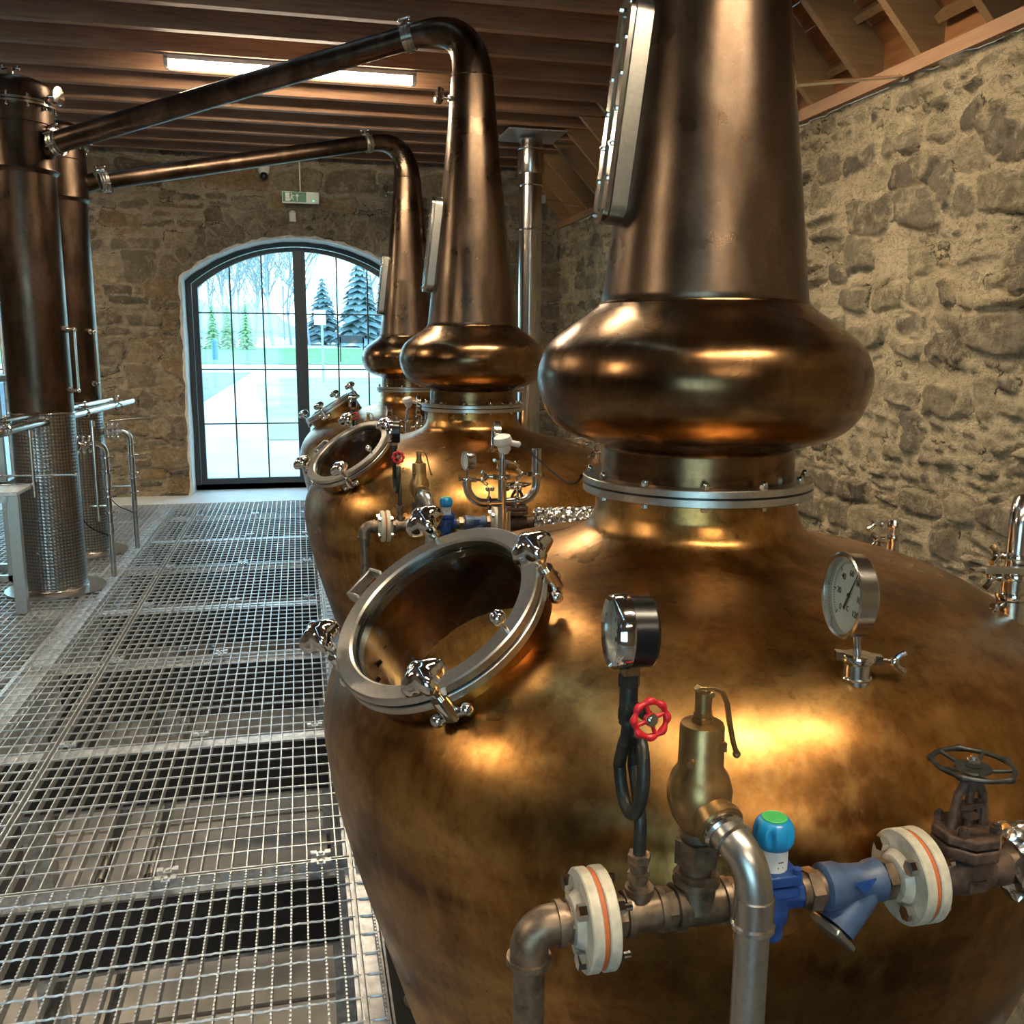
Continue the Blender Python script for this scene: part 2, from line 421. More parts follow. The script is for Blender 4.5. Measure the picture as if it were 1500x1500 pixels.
def wall_mesh(name, u, v, to3, normal, E, C, H, mat, keep=None):
    nu, nv = len(u), len(v); P = to3 + np.array(normal)[None, None] * H[..., None]
    idx = np.arange(nu * nv).reshape(nu, nv)
    q = np.stack([idx[:-1, :-1], idx[1:, :-1], idx[1:, 1:], idx[:-1, 1:]], -1)
    if keep is not None: q = q[keep]
    q = q.reshape(-1, 4)
    me = bpy.data.meshes.new(name)
    me.vertices.add(nu * nv); me.vertices.foreach_set('co', P.reshape(-1).astype(np.float32))
    me.loops.add(q.size); me.loops.foreach_set('vertex_index', q.reshape(-1).astype(np.int32))
    me.polygons.add(len(q)); me.polygons.foreach_set('loop_start', np.arange(0, q.size, 4, dtype=np.int32))
    me.update(calc_edges=True); me.validate()
    a = me.attributes.new('edge', 'FLOAT', 'POINT'); a.data.foreach_set('value', E.reshape(-1).astype(np.float32))
    c = me.attributes.new('stone_col', 'FLOAT_COLOR', 'POINT')
    cc = np.concatenate([C.reshape(-1, 3), np.ones((nu * nv, 1))], 1); c.data.foreach_set('color', cc.reshape(-1).astype(np.float32))
    me.shade_smooth(); me.materials.append(M[mat])
    o = bpy.data.objects.new(name, me); COL.objects.link(o); o['kind'] = 'structure'; return o

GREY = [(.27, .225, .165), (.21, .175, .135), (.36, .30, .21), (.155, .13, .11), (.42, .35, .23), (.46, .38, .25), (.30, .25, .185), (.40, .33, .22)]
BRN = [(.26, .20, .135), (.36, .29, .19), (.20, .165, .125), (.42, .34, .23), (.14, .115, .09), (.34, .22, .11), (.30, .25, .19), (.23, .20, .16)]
XW = 2.9      # inner face of right wall
YW = 10.3     # inner face of end wall
ZT = 2.87     # top of right wall
LOW = -2.3    # lower floor
def right_wall(name, y0, y1, z0, z1, step, seed, fixed=()):
    u = np.linspace(y0, y1, int((y1 - y0) / step) + 1); v = np.linspace(z0, z1, int((z1 - z0) / step) + 1)
    U, Vv = np.meshgrid(u, v, indexing='ij')
    E, C, H = rubble(U, Vv, seed, GREY, (.055, .25), (.7, 2.2), .93, .026, .032, fixed)
    P = np.stack([np.full(U.shape, XW), U, Vv], -1)
    return wall_mesh(name, u, v, P, (-1, 0, 0), E, C, H, 'stone_right')
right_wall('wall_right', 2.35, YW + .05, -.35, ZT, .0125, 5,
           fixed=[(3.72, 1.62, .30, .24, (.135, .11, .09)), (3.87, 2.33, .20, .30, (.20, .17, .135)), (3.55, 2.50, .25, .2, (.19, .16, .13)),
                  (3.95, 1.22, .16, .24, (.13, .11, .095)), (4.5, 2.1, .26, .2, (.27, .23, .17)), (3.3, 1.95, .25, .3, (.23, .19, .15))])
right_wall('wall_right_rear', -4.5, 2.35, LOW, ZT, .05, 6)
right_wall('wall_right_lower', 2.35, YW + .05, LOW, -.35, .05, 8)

# end wall with two arched openings
CX = (.05, -4.07); HW = 1.19; ZS = 2.26; RISE = .43; RA = (HW * HW + RISE * RISE) / (2 * RISE)
def arch_z(dx, hw=HW, zs=ZS, rise=RISE):
    R = (hw * hw + rise * rise) / (2 * rise); return zs + rise - R + math.sqrt(max(R * R - dx * dx, 0))
def end_wall():
    x0, x1, z0, z1 = -5.6, XW + .05, -.35, 3.75; st = .015
    u = np.linspace(x0, x1, int((x1 - x0) / st) + 1); v = np.linspace(z0, z1, int((z1 - z0) / st) + 1)
    U, Vv = np.meshgrid(u, v, indexing='ij')
    fx = []
    rs = random.Random(3)
    for c in CX:
        for s in (-1, 1):
            z = .0; k = 0
            while z < 2.2:
                h = rs.uniform(.24, .36); w = .42 if k % 2 else .26
                col = rs.choice([(.22, .17, .12), (.30, .20, .10), (.26, .20, .14), (.34, .25, .15)])
                fx.append((c + s * (HW + w / 2 + .01), z + h / 2, w, h, col)); z += h; k += 1
        for k in range(13):
            a = -.62 + 1.24 * k / 12; cz = ZS + RISE - RA
            fx.append((c + (RA + .17) * math.sin(a), cz + (RA + .17) * math.cos(a), .19, .34, rs.choice([(.33, .26, .18), (.27, .20, .13), (.24, .19, .14)])))
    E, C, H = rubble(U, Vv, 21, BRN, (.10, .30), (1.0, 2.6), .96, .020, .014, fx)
    P = np.stack([U, np.full(U.shape, YW), Vv], -1)
    inside = np.zeros(U.shape, bool)
    for c in CX:
        dx = U - c; az = ZS + RISE - RA + np.sqrt(np.maximum(RA * RA - dx * dx, 0))
        ins = (np.abs(dx) < HW) & (Vv < az) & (Vv > -.02); inside |= ins
    # pull the ring of vertices just inside the opening onto its edge
    for c in CX:
        dx = U - c; az = ZS + RISE - RA + np.sqrt(np.maximum(RA * RA - dx * dx, 0))
        ins = (np.abs(dx) < HW) & (Vv < az) & (Vv > -.02)
        nearx = ins & (HW - np.abs(dx) < st * 1.01); P[..., 0][nearx] = (c + np.sign(dx) * HW)[nearx]
        nearz = ins & ~nearx & (az - Vv < st * 1.01); P[..., 2][nearz] = az[nearz]
        H[nearx | nearz] *= .4; inside &= ~(nearx | nearz)
    k = ~(inside[:-1, :-1] | inside[1:, :-1] | inside[1:, 1:] | inside[:-1, 1:])
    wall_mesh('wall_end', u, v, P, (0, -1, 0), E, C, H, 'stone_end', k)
end_wall()
w = MB()
w.box((-1.35, YW + .5, -1.35), (8.6, .8, 2.0)); w.box((-6.4, YW + .4, .7), (1.6, .8, 6.0)); w.box((-1.35, YW + .5, 6.0), (8.6, .8, 4.6))
struct('wall_end_masonry', w, 'concrete', 0)
w = MB(); w.box((-7.05, 3, 1.2), (.1, 15, 7)); struct('wall_left', w, 'dark_stone', 0)
w = MB(); w.box((-5.5, -4.55, 1.2), (3.2, .1, 7)); w.box((1.3, -4.55, 1.2), (3.4, .1, 7)); w.box((-2.15, -4.55, 5.9), (3.5, .1, 6.0)); w.box((-2.15, -4.55, -1.3), (3.5, .1, 2.2))
struct('wall_back', w, 'dark_stone', 0)
# reveals of the two door openings
for c in CX:
    r = MB(); pts = [(-HW, -.02)] + [(-HW, z) for z in np.linspace(.1, ZS, 14)]
    pts += [(x, arch_z(x)) for x in np.linspace(-HW, HW, 40)[1:-1]] + [(HW, z) for z in np.linspace(ZS, -.02, 15)]
    rg = []
    for y, sx in ((YW - .02, .0), (YW + .0, .0), (YW + .1, -.004), (YW + .3, 0), (YW + .55, 0)):
        rg.append([V((c + x * 1.0 + sx * (1 if x > 0 else -1) + .004 * math.sin(z * 31 + y * 50), y, z + .004 * math.sin(x * 27))) for x, z in pts])
    r.ring_strip(rg, False, (False, False))
    struct('trim_1' if c > -1 else 'trim_2', r, 'plaster', 40)
# plaster edge line around opening, uneven
for c in CX:
    r = MB(); a = [(-HW, z) for z in np.linspace(0, ZS, 30)] + [(x, arch_z(x)) for x in np.linspace(-HW, HW, 50)[1:-1]] + [(HW, z) for z in np.linspace(ZS, 0, 30)]
    i_ = 0; rin = []; rout = []; rout2 = []
    for x, z in a:
        i_ += 1; wd = .022 + .016 * math.sin(i_ * 1.7) * math.sin(i_ * .6 + 1)
        if abs(abs(x) - HW) < 1e-6 and z < ZS: n = (math.copysign(1, x), 0)
        else: n = (x / RA, math.sqrt(1 - (x / RA) ** 2))
        rin.append(V((c + x, YW - .032, z))); rout.append(V((c + x + n[0] * wd, YW - .030, z + n[1] * wd))); rout2.append(V((c + x + n[0] * (wd + .012), YW + .02, z + n[1] * (wd + .012))))
    r.ring_strip([[V((p.x, YW + .01, p.z)) for p in rin], rin, rout, rout2], False, (False, False))
    struct('trim_3' if c > -1 else 'trim_4', r, 'plaster', 60)

# ------------------------------------------------------------------ doors (steel framed, glazed)
def arch_poly(hw, zs, rise, z0, n=36, xa=None, xb=None):
    xa = -hw if xa is None else xa; xb = hw if xb is None else xb
    return [(xa, z0)] + [(x, arch_z(x, hw, zs, rise)) for x in np.linspace(xa, xb, n)] + [(xb, z0)]
def frame_from(outer, inner, y0, y1, c):
    m = MB(); k = len(outer)
    R = lambda p, y: [V((c + a, y, b)) for a, b in p]
    m.ring_strip([R(outer, y0), R(outer, y1), R(inner, y1), R(inner, y0), R(outer, y0)], True, (False, False)); return m
def door(name, c, y=10.68):
    o_ = arch_poly(HW - .0, ZS, RISE, 0.0); i_ = arch_poly(HW - .055, ZS - .03, RISE - .015, .05)
    m = frame_from(o_, i_, y - .02, y + .09, c); m.box((c, y + .035, .025), (2 * HW, .11, .05))
    fr = struct(name, m, 'frame_dark', 30, 'black steel arched double door with small panes')
    for s in (-1, 1):
        xa, xb = (-HW + .06, 0.0) if s < 0 else (0.0, HW - .06)
        oo = arch_poly(HW - .06, ZS - .035, RISE - .02, .055, 20, xa, xb)
        ia = xa + (.06 if s < 0 else .066); ib = xb - (.066 if s < 0 else .06)
        ii = arch_poly(HW - .12, ZS - .07, RISE - .03, .12, 20, ia, ib)
        m = frame_from(oo, ii, y - .005, y + .05, c); ORG[fr.name] = V((0, 0, 0))
        m.box((c + s * .012, y + .02, 1.3), (.022, .07, 2.5)); mesh_obj('door_leaf', m, 'frame_dark', fr, smooth=30)
        m = MB()
        for k in (1, 2):
            x = ia + (ib - ia) * k / 3; m.box((c + x, y + .02, (.1 + arch_z(x, HW - .12, ZS - .07, RISE - .03)) / 2), (.016, .03, arch_z(x, HW - .12, ZS - .07, RISE - .03) - .1))
        for z in (.726, 1.32, 1.927): m.box((c + (ia + ib) / 2, y + .02, z), (ib - ia, .028, .014))
        mesh_obj('glazing_bars', m, 'frame_dark', fr, smooth=0)
        m = MB(); g = arch_poly(HW - .12, ZS - .07, RISE - .03, .12, 20, ia, ib)
        m.ring_strip([[V((c + a, y + .018, b)) for a, b in g], [V((c + a, y + .024, b)) for a, b in g]], True)
        mesh_obj('pane', m, 'glass', fr, smooth=0)
door('door_1', CX[0]); door('door_2', CX[1])
# sill slab in front of doors
m = MB(); m.box((-2.05, 10.05, -.04), (9.9, .60, .075)); m.box((CX[0], 10.6, -.03), (2 * HW, .56, .05)); m.box((CX[1], 10.6, -.03), (2 * HW, .56, .05))
struct('trim_5', m, 'sill', 0, 'pale stone threshold slab at the foot of the glazed door')

# back wall window frame (behind the camera)
m = MB()
for x in np.linspace(-3.85, -.45, 5): m.box((x, -4.52, 1.35), (.06, .08, 3.1))
for z in (-.15, .9, 1.9, 2.88): m.box((-2.15, -4.52, z), (3.5, .08, .06))
wb = struct('window_1', m, 'frame_dark', 0); m = MB(); m.box((-2.15, -4.53, 1.35), (3.4, .008, 3.0)); mesh_obj('pane', m, 'glass', wb, smooth=0)

# ------------------------------------------------------------------ roof
PITCH = (3.50 - 2.88) / (2.91 - 2.307); TH = math.atan(PITCH)
RX = -2.05; ZR = 2.88 + (2.91 - RX) * PITCH       # ridge of rafter undersides
cs, sn = math.cos(TH), math.sin(TH)
m = MB(); t = .20; up = V((sn, 0, cs))
# boards above rafters, both slopes, built board by board with small gaps
def slope_boards(side):
    mb = MB(); L = (2.95 - RX) / cs; n = int(L / .15)
    for i in range(-2, n + 1):
        s0 = i * .15; cx = 2.95 - (s0 + .075) * cs; cz = 2.88 - .04 * PITCH + (s0 + .075) * sn
        p = V((cx, 3.0, cz)) + up * (t + .03 + random.uniform(0, .006))
        rot = Matrix.Rotation(TH, 3, 'Y')
        if side < 0: p.x = 2 * RX - p.x; rot = Matrix.Rotation(-TH, 3, 'Y')
        mb.box(p, (.146, 15.2, .022), rot)
    return mb
struct('ceiling', slope_boards(1), 'board', 0, 'orange brown roof boards above the rafters')
struct('ceiling_far_slope', slope_boards(-1), 'board', 0)
YJ = [10.04 - .4643 * i for i in range(31)]
ordn = ['first', 'second', 'third', 'fourth', 'fifth', 'sixth', 'seventh', 'eighth', 'ninth', 'tenth', 'eleventh', 'twelfth', 'thirteenth', 'fourteenth', 'fifteenth', 'sixteenth',
        'seventeenth', 'eighteenth', 'nineteenth', 'twentieth']
for i, yj in enumerate(YJ):
    w = MB(); w.box((RX, yj, 3.46 + .11), (4.62 * 2, .066, .22))
    if i < 14: lab = 'reddish brown timber ceiling joist, %s joist out from the end stone wall' % ordn[i]
    else: lab = 'reddish brown timber ceiling joist overhead, among those nearest the viewer'
    tag(mesh_obj('ceiling_joist', w, 'joist', smooth=0, bevel=.003), lab, 'joist', 'ceiling joists')
    for side in (1, -1):
        if side < 0 and i % 3: continue
        w = MB(); Lr = (2.93 - RX) / cs
        a = V((2.93, 0, 2.88 - .02 * PITCH)); d = V((-cs, 0, sn)); c = a + d * (Lr / 2) + up * (t / 2)
        yy = yj + .058
        rot = Matrix.Rotation(TH, 3, 'Y')
        if side < 0: c.x = 2 * RX - c.x; rot = Matrix.Rotation(-TH, 3, 'Y')
        w.box((c.x, yy, c.z), (Lr, .046, t), rot)
        if side > 0:
            if i < 14: lab = 'pale pine rafter on the right slope, %s out from the end wall' % ordn[i]
            else: lab = 'pale pine rafter on the right slope above the nearest copper still'
        else: lab = 'pale pine rafter on the left slope of the roof'
        tag(mesh_obj('rafter', w, 'rafter', smooth=0, bevel=.003), lab, 'rafter', 'rafters on the right slope' if side > 0 else 'rafters on the left slope')
m = MB(); m.box((2.905, 3, 2.905), (.11, 15, .065)); struct('trim_6', m, 'plate', 0, 'pinkish pine wall plate along the top of the right stone wall')
# timber noggings between the rafters near the wall
m = MB()
for i in range(6, 22):
    s = .16 if i % 2 else .34
    p = V((2.93 - s * cs, YJ[i] + .05 - .232, 2.88 + s * sn)) + up * (.155)
    m.box(p, (.040, .41, .06), Matrix.Rotation(TH, 3, 'Y'))
struct('trim_7', m, 'rafter', 0, 'short timber noggings between the rafters')
m = MB(); m.box((3.0, 3, 3.25), (.06, 15, .9)); struct('trim_8', m, 'board', 0)
# lower floor
m = MB(); m.box((-2, 3.2, LOW - .1), (10.4, 15.8, .2)); struct('floor', m, 'dark_floor', 0, 'lower floor under the platform, darkened to stand for shade')
m = MB()
for y in (1.6, 3.9, 6.2, 8.5): m.box((-.95, y, LOW + .03), (2.1, 2.26, .06))
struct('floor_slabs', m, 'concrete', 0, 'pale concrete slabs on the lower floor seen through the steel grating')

# ------------------------------------------------------------------ grating walkway
COLS = [(-1.60, 6.44), (-1.65, 7.58)]
def bar_spans(fixed, axis, a, b, holes):
    sp = [(a, b)]
    for (hx, hy, hr) in holes:
        c, o = (hx, hy) if axis == 'y' else (hy, hx)
        d = abs(fixed - c)
        if d < hr:
            h = math.sqrt(hr * hr - d * d); new = []
            for s, e in sp:
                if o - h > s and o + h < e: new += [(s, o - h), (o + h, e)]
                elif o + h <= s or o - h >= e: new.append((s, e))
                elif o - h > s: new.append((s, o - h))
                elif o + h < e: new.append((o + h, e))
            sp = new
    return sp
def grating(x0, x1, y0, y1, label, holes=(), serr=False, xo=0.159, clips=()):
    m = MB(); D = .03
    n0 = math.ceil((x0 + .012 - xo) / .0457); k = n0
    while xo + k * .0457 < x1 - .008:
        x = xo + k * .0457; k += 1
        for s, e in bar_spans(x, 'y', y0, y1, holes):
            m.box((x, (s + e) / 2, -D / 2), (.0042, e - s, D))
            if serr:
                y = s + .008
                while y < e - .01:
                    m.box((x, y, .0012), (.0048, .0075, .0045)); y += .0155
    for x in (x0 + .003, x1 - .003):
        for s, e in bar_spans(x, 'y', y0, y1, holes): m.box((x, (s + e) / 2, -D / 2), (.005, e - s, D))
    for y in (y0 + .003, y1 - .003):
        for s, e in bar_spans(y, 'x', x0, x1, holes): m.box(((s + e) / 2, y, -D / 2), (e - s, .005, D))
    k = math.ceil((y0 + .02 - 2.081) / .0845)
    while 2.081 + k * .0845 < y1 - .015:
        y = 2.081 + k * .0845; k += 1
        for s, e in bar_spans(y, 'x', x0, x1, holes):
            if serr:
                nn = max(2, int((e - s) / .012)); m.tube([(s + (e - s) * i / nn, y + .0012 * math.sin(i * 2.1), -.001 + .0010 * math.cos(i * 2.1)) for i in range(nn + 1)], .0032, 5)
            else: m.box(((s + e) / 2, y, -.003), (e - s, .0058, .0062))
    o = tag(mesh_obj('grating_panel', m, 'galv', smooth=0), label, 'floor grating', 'galvanised grating panels')
    for (cx, cy) in clips:
        c = MB(); c.box((cx, cy, .0045), (.062, .022, .004)); c.box((cx - .022, cy, .010), (.018, .022, .008)); c.box((cx + .022, cy, .010), (.018, .022, .008))
        c.cyl((cx, cy, -.06), (cx, cy, .012), .004, 8); c.hexn((cx, cy, .006), (cx, cy, .013), .0075)
        mesh_obj('clip', c, 'galv', o, smooth=0)
    return o
YB = [2.74, 3.80, 4.85, 5.90, 6.93, 8.0, 9.0, 9.66]
YS = [.55, 2.74, 4.85, 6.93, 9.0, 9.76]
nm = ['nearest the viewer', 'second from the viewer', 'left of the middle still', 'left of the farthest still', 'at the foot of the glazed door']
for i in range(5):
    a, b = YS[i] + .004, YS[i + 1] - .004
    cl = []
    for yb in YB:
        if a - .06 < yb < b + .06:
            yy = min(max(yb, a + .02), b - .02); cl += [(-.44, yy), (.02, yy), (-.95, yy)]
    grating(-.990, .107, a, b, 'steel walkway grating panel ' + nm[i], serr=(i == 0), clips=cl)
    grating(-1.384, -1.004, a, b, 'narrow steel grating strip beside the long beam, ' + nm[i])
    grating(.117, .168, a, b, 'narrow edge strip of grating along the stills, ' + nm[i], serr=(i == 0))
hl = [(COLS[0][0], COLS[0][1], .20), (COLS[1][0], COLS[1][1], .20)]
for i in range(4):
    a, b = [.55, 3.80, 5.90, 8.0, 9.76][i:i + 2]
    grating(-2.45, -1.385, a + .004, b - .004, 'steel grating panel left of the long beam, ' + ['nearest the viewer', 'in front of the steel table', 'around the two condenser columns', 'at the foot of the end wall'][i], hl)
    grating(-4.40, -2.46, a + .004, b - .004, 'steel grating panel at the far left, ' + ['nearest the viewer', 'left of the steel table', 'left of the condenser columns', 'at the foot of the end wall'][i])
def ibeam(mb, c, L, axis, h=.2, w=.09, tf=.008, web=None):
    z = c[2]; mb2 = web if web is not None else mb
    if axis == 'x':
        mb.box((c[0], c[1], z - tf / 2), (L, w, tf)); mb2.box((c[0], c[1] - w * .4, z - h / 2), (L, .006, h - 2 * tf)); mb.box((c[0], c[1], z - h + tf / 2), (L, w, tf))
    else:
        mb.box((c[0], c[1], z - tf / 2), (w, L, tf)); mb2.box((c[0], c[1], z - h / 2), (.006, L, h - 2 * tf)); mb.box((c[0], c[1], z - h + tf / 2), (w, L, tf))
for i, y in enumerate([.72, 1.72] + YB[:-1]):
    m = MB(); wb = MB(); ibeam(m, (-.575, y, -.032), 1.29, 'x', .24, .09, .008, wb)
    bo_ = mesh_obj('cross_beam', m, 'galv_beam', smooth=0); mesh_obj('web', wb, 'web', bo_, smooth=0)
    tag(bo_, 'galvanised steel cross beam under the walkway grating, ' + ['out of view nearest the viewer', 'lowest one in view', 'at the panel joint nearest the viewer', 'second joint ahead', 'third joint ahead', 'fourth joint ahead', 'fifth joint ahead', 'sixth joint ahead', 'seventh joint ahead'][i], 'beam', 'cross beams under the walkway')
    m = MB(); ibeam(m, (-2.9, y, -.032), 3.0, 'x')
    tag(mesh_obj('cross_beam', m, 'galv_beam', smooth=0), 'galvanised steel cross beam under the left hand grating, ' + ['nearest the viewer', 'second from the viewer', 'third from the viewer', 'fourth from the viewer', 'fifth from the viewer', 'sixth from the viewer', 'by the nearer condenser column', 'behind the condenser columns', 'by the end wall'][i], 'beam', 'cross beams under the left grating')
m = MB(); ibeam(m, (-1.325, 5.15, -.032), 9.2, 'y', .26, .15, .012)
tag(mesh_obj('long_beam', m, 'galv_beam', smooth=0), 'long galvanised steel beam running beside the walkway toward the door', 'beam')
m = MB(); m.box((.135, 5.15, -.038), (.088, 9.2, .008)); m.box((.175, 5.15, -.02), (.006, 9.2, .04))
tag(mesh_obj('edge_beam', m, 'galv_beam', smooth=0), 'galvanised steel edge channel along the stills under the narrow grating strip', 'beam')
for i, (x, y) in enumerate([(-1.315, .9), (-1.315, 4.6), (-1.315, 9.2), (.12, 3.9), (.12, 7.0)]):
    m = MB(); m.box((x, y, (LOW - .27) / 2), (.12, .12, -LOW - .27) if i < 3 else (.09, .09, -LOW - .24)); 
    tag(mesh_obj('support_post', m, 'galv_beam', smooth=0), 'steel post under the platform, ' + ['nearest the viewer', 'middle of the long beam', 'far end of the long beam', 'under the edge channel between the first two stills', 'under the edge channel between the far two stills'][i], 'post', 'posts under the platform')
# pipes below the grating
def below_pipe(x, y0, y1, z, r, lab):
    m = MB(); m.cyl((x, y0, z), (x, y1, z), r, 14)
    o = tag(mesh_obj('lower_pipe', m, 'steel_brushed'), lab, 'pipe', 'stainless pipes below the grating')
    m = MB(); y = y0 + .35
    while y < y1: m.cyl((x, y - .02, z), (x, y + .02, z), r * 1.45, 14); y += .95
    mesh_obj('coupling', m, 'chrome', o)
below_pipe(-.585, 1.0, 6.2, -.31, .018, 'stainless pipe below the walkway grating, nearer the stills of the two')
below_pipe(-.757, 1.0, 6.2, -.31, .018, 'stainless pipe below the walkway grating, nearer the long beam of the two')
below_pipe(-1.12, 1.2, 5.2, -.42, .014, 'thin stainless pipe below the narrow grating strip')
t = thing('yellow_valve', (.0, 2.22, -.62), 'small yellow handled valve seen through the grating beside the nearest still', 'valve')
m = MB(); m.cyl((0.0, 2.22, -2.28), (0.0, 2.22, -.62), .022, 12); mesh_obj('pipe', m, 'dark_pit', t)
m = MB(); m.box((0.0, 2.22, -.60), (.075, .02, .02)); m.box((.02, 2.22, -.59), (.02, .055, .02)); mesh_obj('handle', m, 'yellow', t, bevel=.003)
for (cx, cy, cz, dx, dy, dz, mt, lab) in [(-.1, 2.2, -2.0, .35, .5, .55, 'galv_beam', 'grey steel cabinet on the lower floor under the nearest cross beam'),
        (-1.5, 2.3, -1.75, .6, .9, 1.0, 'dark_pit', 'dark tank on the lower floor left of the walkway'), (-2.6, 4.4, -1.7, 1.1, 1.4, 1.1, 'dark_pit', 'dark vessel on the lower floor further left')]:
    m = MB()
    if mt == 'dark_pit': m.lathe([(0, -dz / 2), (dx * .45, -dz / 2), (dx / 2, -dz * .4), (dx / 2, dz * .3), (dx * .3, dz * .48), (0, dz / 2)], (cx, cy, cz), (0, 0, 1), 28)
    else: m.box((cx, cy, cz), (dx, dy, dz)); m.box((cx, cy, cz + dz / 2 + .01), (dx + .03, dy + .03, .02))
    tag(mesh_obj('lower_tank' if mt == 'dark_pit' else 'lower_cabinet', m, mt, bevel=.01 if mt != 'dark_pit' else 0), lab, 'tank' if mt == 'dark_pit' else 'cabinet')

# ------------------------------------------------------------------ stills
POT = [(.262, 1.235), (.264, 1.20), (.270, 1.165), (.299, 1.120), (.40, 1.078), (.56, 1.045), (.70, 1.0), (.836, .92), (.938, .81), (.985, .70), (.985, .577), (.935, .336), (.82, -.05), (.735, -.33), (.67, -.52), (.55, -.80), (.30, -.98), (.02, -1.02)]
BULB = [(.252, 1.262), (.250, 1.32), (.253, 1.345), (.300, 1.362), (.362, 1.388), (.402, 1.432), (.422, 1.490), (.424, 1.540), (.400, 1.600), (.345, 1.648), (.292, 1.684), (.264, 1.708)]
NECK = [(.262, 1.712), (.250, 1.80), (.230, 1.98), (.203, 2.20), (.174, 2.45), (.147, 2.72), (.128, 2.93), (.118, 3.06)]
def wing_clamp(frame, ang, r, ring):
    """swing bolt with a lobed knob at angle ang on the ring; frame=(c,n,u,v)"""
    c, n, u, v = frame; a = math.radians(ang); e = u * math.cos(a) + v * math.sin(a); tn = n.cross(e)
    p = c + e * (r + .012)
    b = MB(); b.cyl(p - n * .080, p + n * .035, .010, 12); b.cyl(p - n * .070, p - n * .010, .0185, 18)
    q = p - n * .066; b.cyl(q - tn * .03, q + tn * .03, .013, 14); b.sphere(q - tn * .032, .016, 14, 10); b.sphere(q + tn * .032, .016, 14, 10)
    b.box(q - e * .018, (.03, .02, .02), Matrix((e, tn, n)).transposed())
    o = mesh_obj('swing_bolt', b, 'chrome', ring)
    k = MB()
    rings = []
    for h, s in ((.026, .35), (.030, .72), (.042, 1.0), (.060, 1.0), (.074, .82), (.083, .45), (.086, .05)):
        rg = []
        for j in range(48):
            t = 2 * PI * j / 48; rad = .040 * s * (1 + .22 * math.cos(4 * t) * min(1, s * 1.1))
            rg.append(p + n * h + (e * math.cos(t + .4) + tn * math.sin(t + .4)) * rad)
        rings.append(rg)
    k.ring_strip(rings); k.lathe([(.014, .010), (.014, .022), (.010, .03)], p, n, 16)
    mesh_obj('knob', k, 'chrome', ring, smooth=60)
def still(X, Y, dz, which, az, man, armdir, colx):
    t = thing('pot_still', (X, Y, -2.3), which, 'still', 'row of copper pot stills')
    O = V((X, Y, 0)); Z = V((0, 0, dz))
    # manway frame
    mc = O + V(man[0]) + Z; n = V(man[1]).normalized(); u = n.cross(V((0, 1, 0))).normalized(); v = n.cross(u)
    prof = cr(POT, 5); prof = [(r, z + dz) for r, z in prof]; seg = 256
    vs = []; fs = []
    for r, z in prof:
        for j in range(seg): vs.append((X + r * math.cos(2 * PI * j / seg), Y + r * math.sin(2 * PI * j / seg), z))
    for i in range(len(prof) - 1):
        for j in range(seg):
            a = i * seg + j; b = i * seg + (j + 1) % seg
            q = (a, a + seg, b + seg, b)
            cen = sum((V(vs[k]) for k in q), V()) / 4 - mc
            h = cen.dot(n)
            if (cen - n * h).length < .206 and -.3 < h < .1: continue
            fs.append(q)
    m = MB(); m.v = vs; m.f = [tuple(reversed(f)) for f in fs]
    pot = mesh_obj('pot', m, 'copper_body', t, smooth=60)
    m = MB()
    for k in range(4):
        a = PI / 4 + k * PI / 2; m.cyl((X + .6 * math.cos(a), Y + .6 * math.sin(a), -2.3), (X + .56 * math.cos(a), Y + .56 * math.sin(a), -.72 + dz), .04, 16)
        m.cyl((X + .6 * math.cos(a), Y + .6 * math.sin(a), -2.3), (X + .6 * math.cos(a), Y + .6 * math.sin(a), -2.285), .08, 16)
    mesh_obj('support_legs', m, 'steel_brushed', t)
    # heating coil and liquor inside, seen through the sight glass
    m = MB(); pts = []
    for i in range(260):
        a = i * 2 * PI / 40; pts.append((X + (.20 + .0022 * i) * math.cos(a), Y + (.20 + .0022 * i) * math.sin(a), .28 + dz + .0004 * i))
    m.tube(pts, .022, 8); mesh_obj('steam_coil', m, 'steel_brushed', pot)
    m = MB(); m.cyl((X, Y, .20 + dz), (X, Y, .205 + dz), .885, 64); mesh_obj('wash_surface', m, 'dark_pit', pot)
    m = MB(); m.cyl((X + .38, Y + .42, .80 + dz), (X + .38, Y + .42, .81 + dz), .07, 24); mesh_obj('added_pot_glow', m, 'added_pot_light', pot)  # emitter added to light the pot interior, not a real fitting
    # manway
    m = MB(); depth = man[2]
    m.lathe([(.205, -depth), (.205, -.044), (.228, -.044), (.228, -depth + .05), (.245, -depth)], mc, n, 96, True)
    mw = mesh_obj('manway', m, 'copper_body', t, smooth=50); mw['label'] = 'round glazed manway with a polished ring'
    m = MB()
    m.lathe([(.205, -.044), (.250, -.044), (.252, -.042), (.252, -.026), (.250, -.024), (.205, -.024)], mc, n, 112, True)
    m.lathe([(.209, -.020), (.246, -.020), (.250, -.017), (.250, .000), (.246, .003), (.214, .003), (.209, -.002)], mc, n, 112, True)
    ring = mesh_obj('clamp_ring', m, 'steel_brushed', mw, smooth=30)
    mesh_obj('gasket', MB().lathe([(.206, -.026), (.247, -.026), (.247, -.018), (.206, -.018)], mc, n, 96, True), 'black', mw)
    m = MB(); m.lathe([(0, -.014), (.211, -.014), (.211, -.004), (0, -.004)], mc, n, 80); mesh_obj('glass', m, 'glass_still', mw, smooth=20)
    for a in (-110, 158, 71, -19): wing_clamp((mc, n, u, v), a, .248, mw)
    a = math.radians(115.5); e = u * math.cos(a) + v * math.sin(a)
    m = MB(); m.cyl(mc + e * .232, mc + e * .232 + n * .03, .006, 12); m.sphere(mc + e * .230 + n * .040, .017, 24, 16); mesh_obj('ball_handle', m, 'chrome', mw)
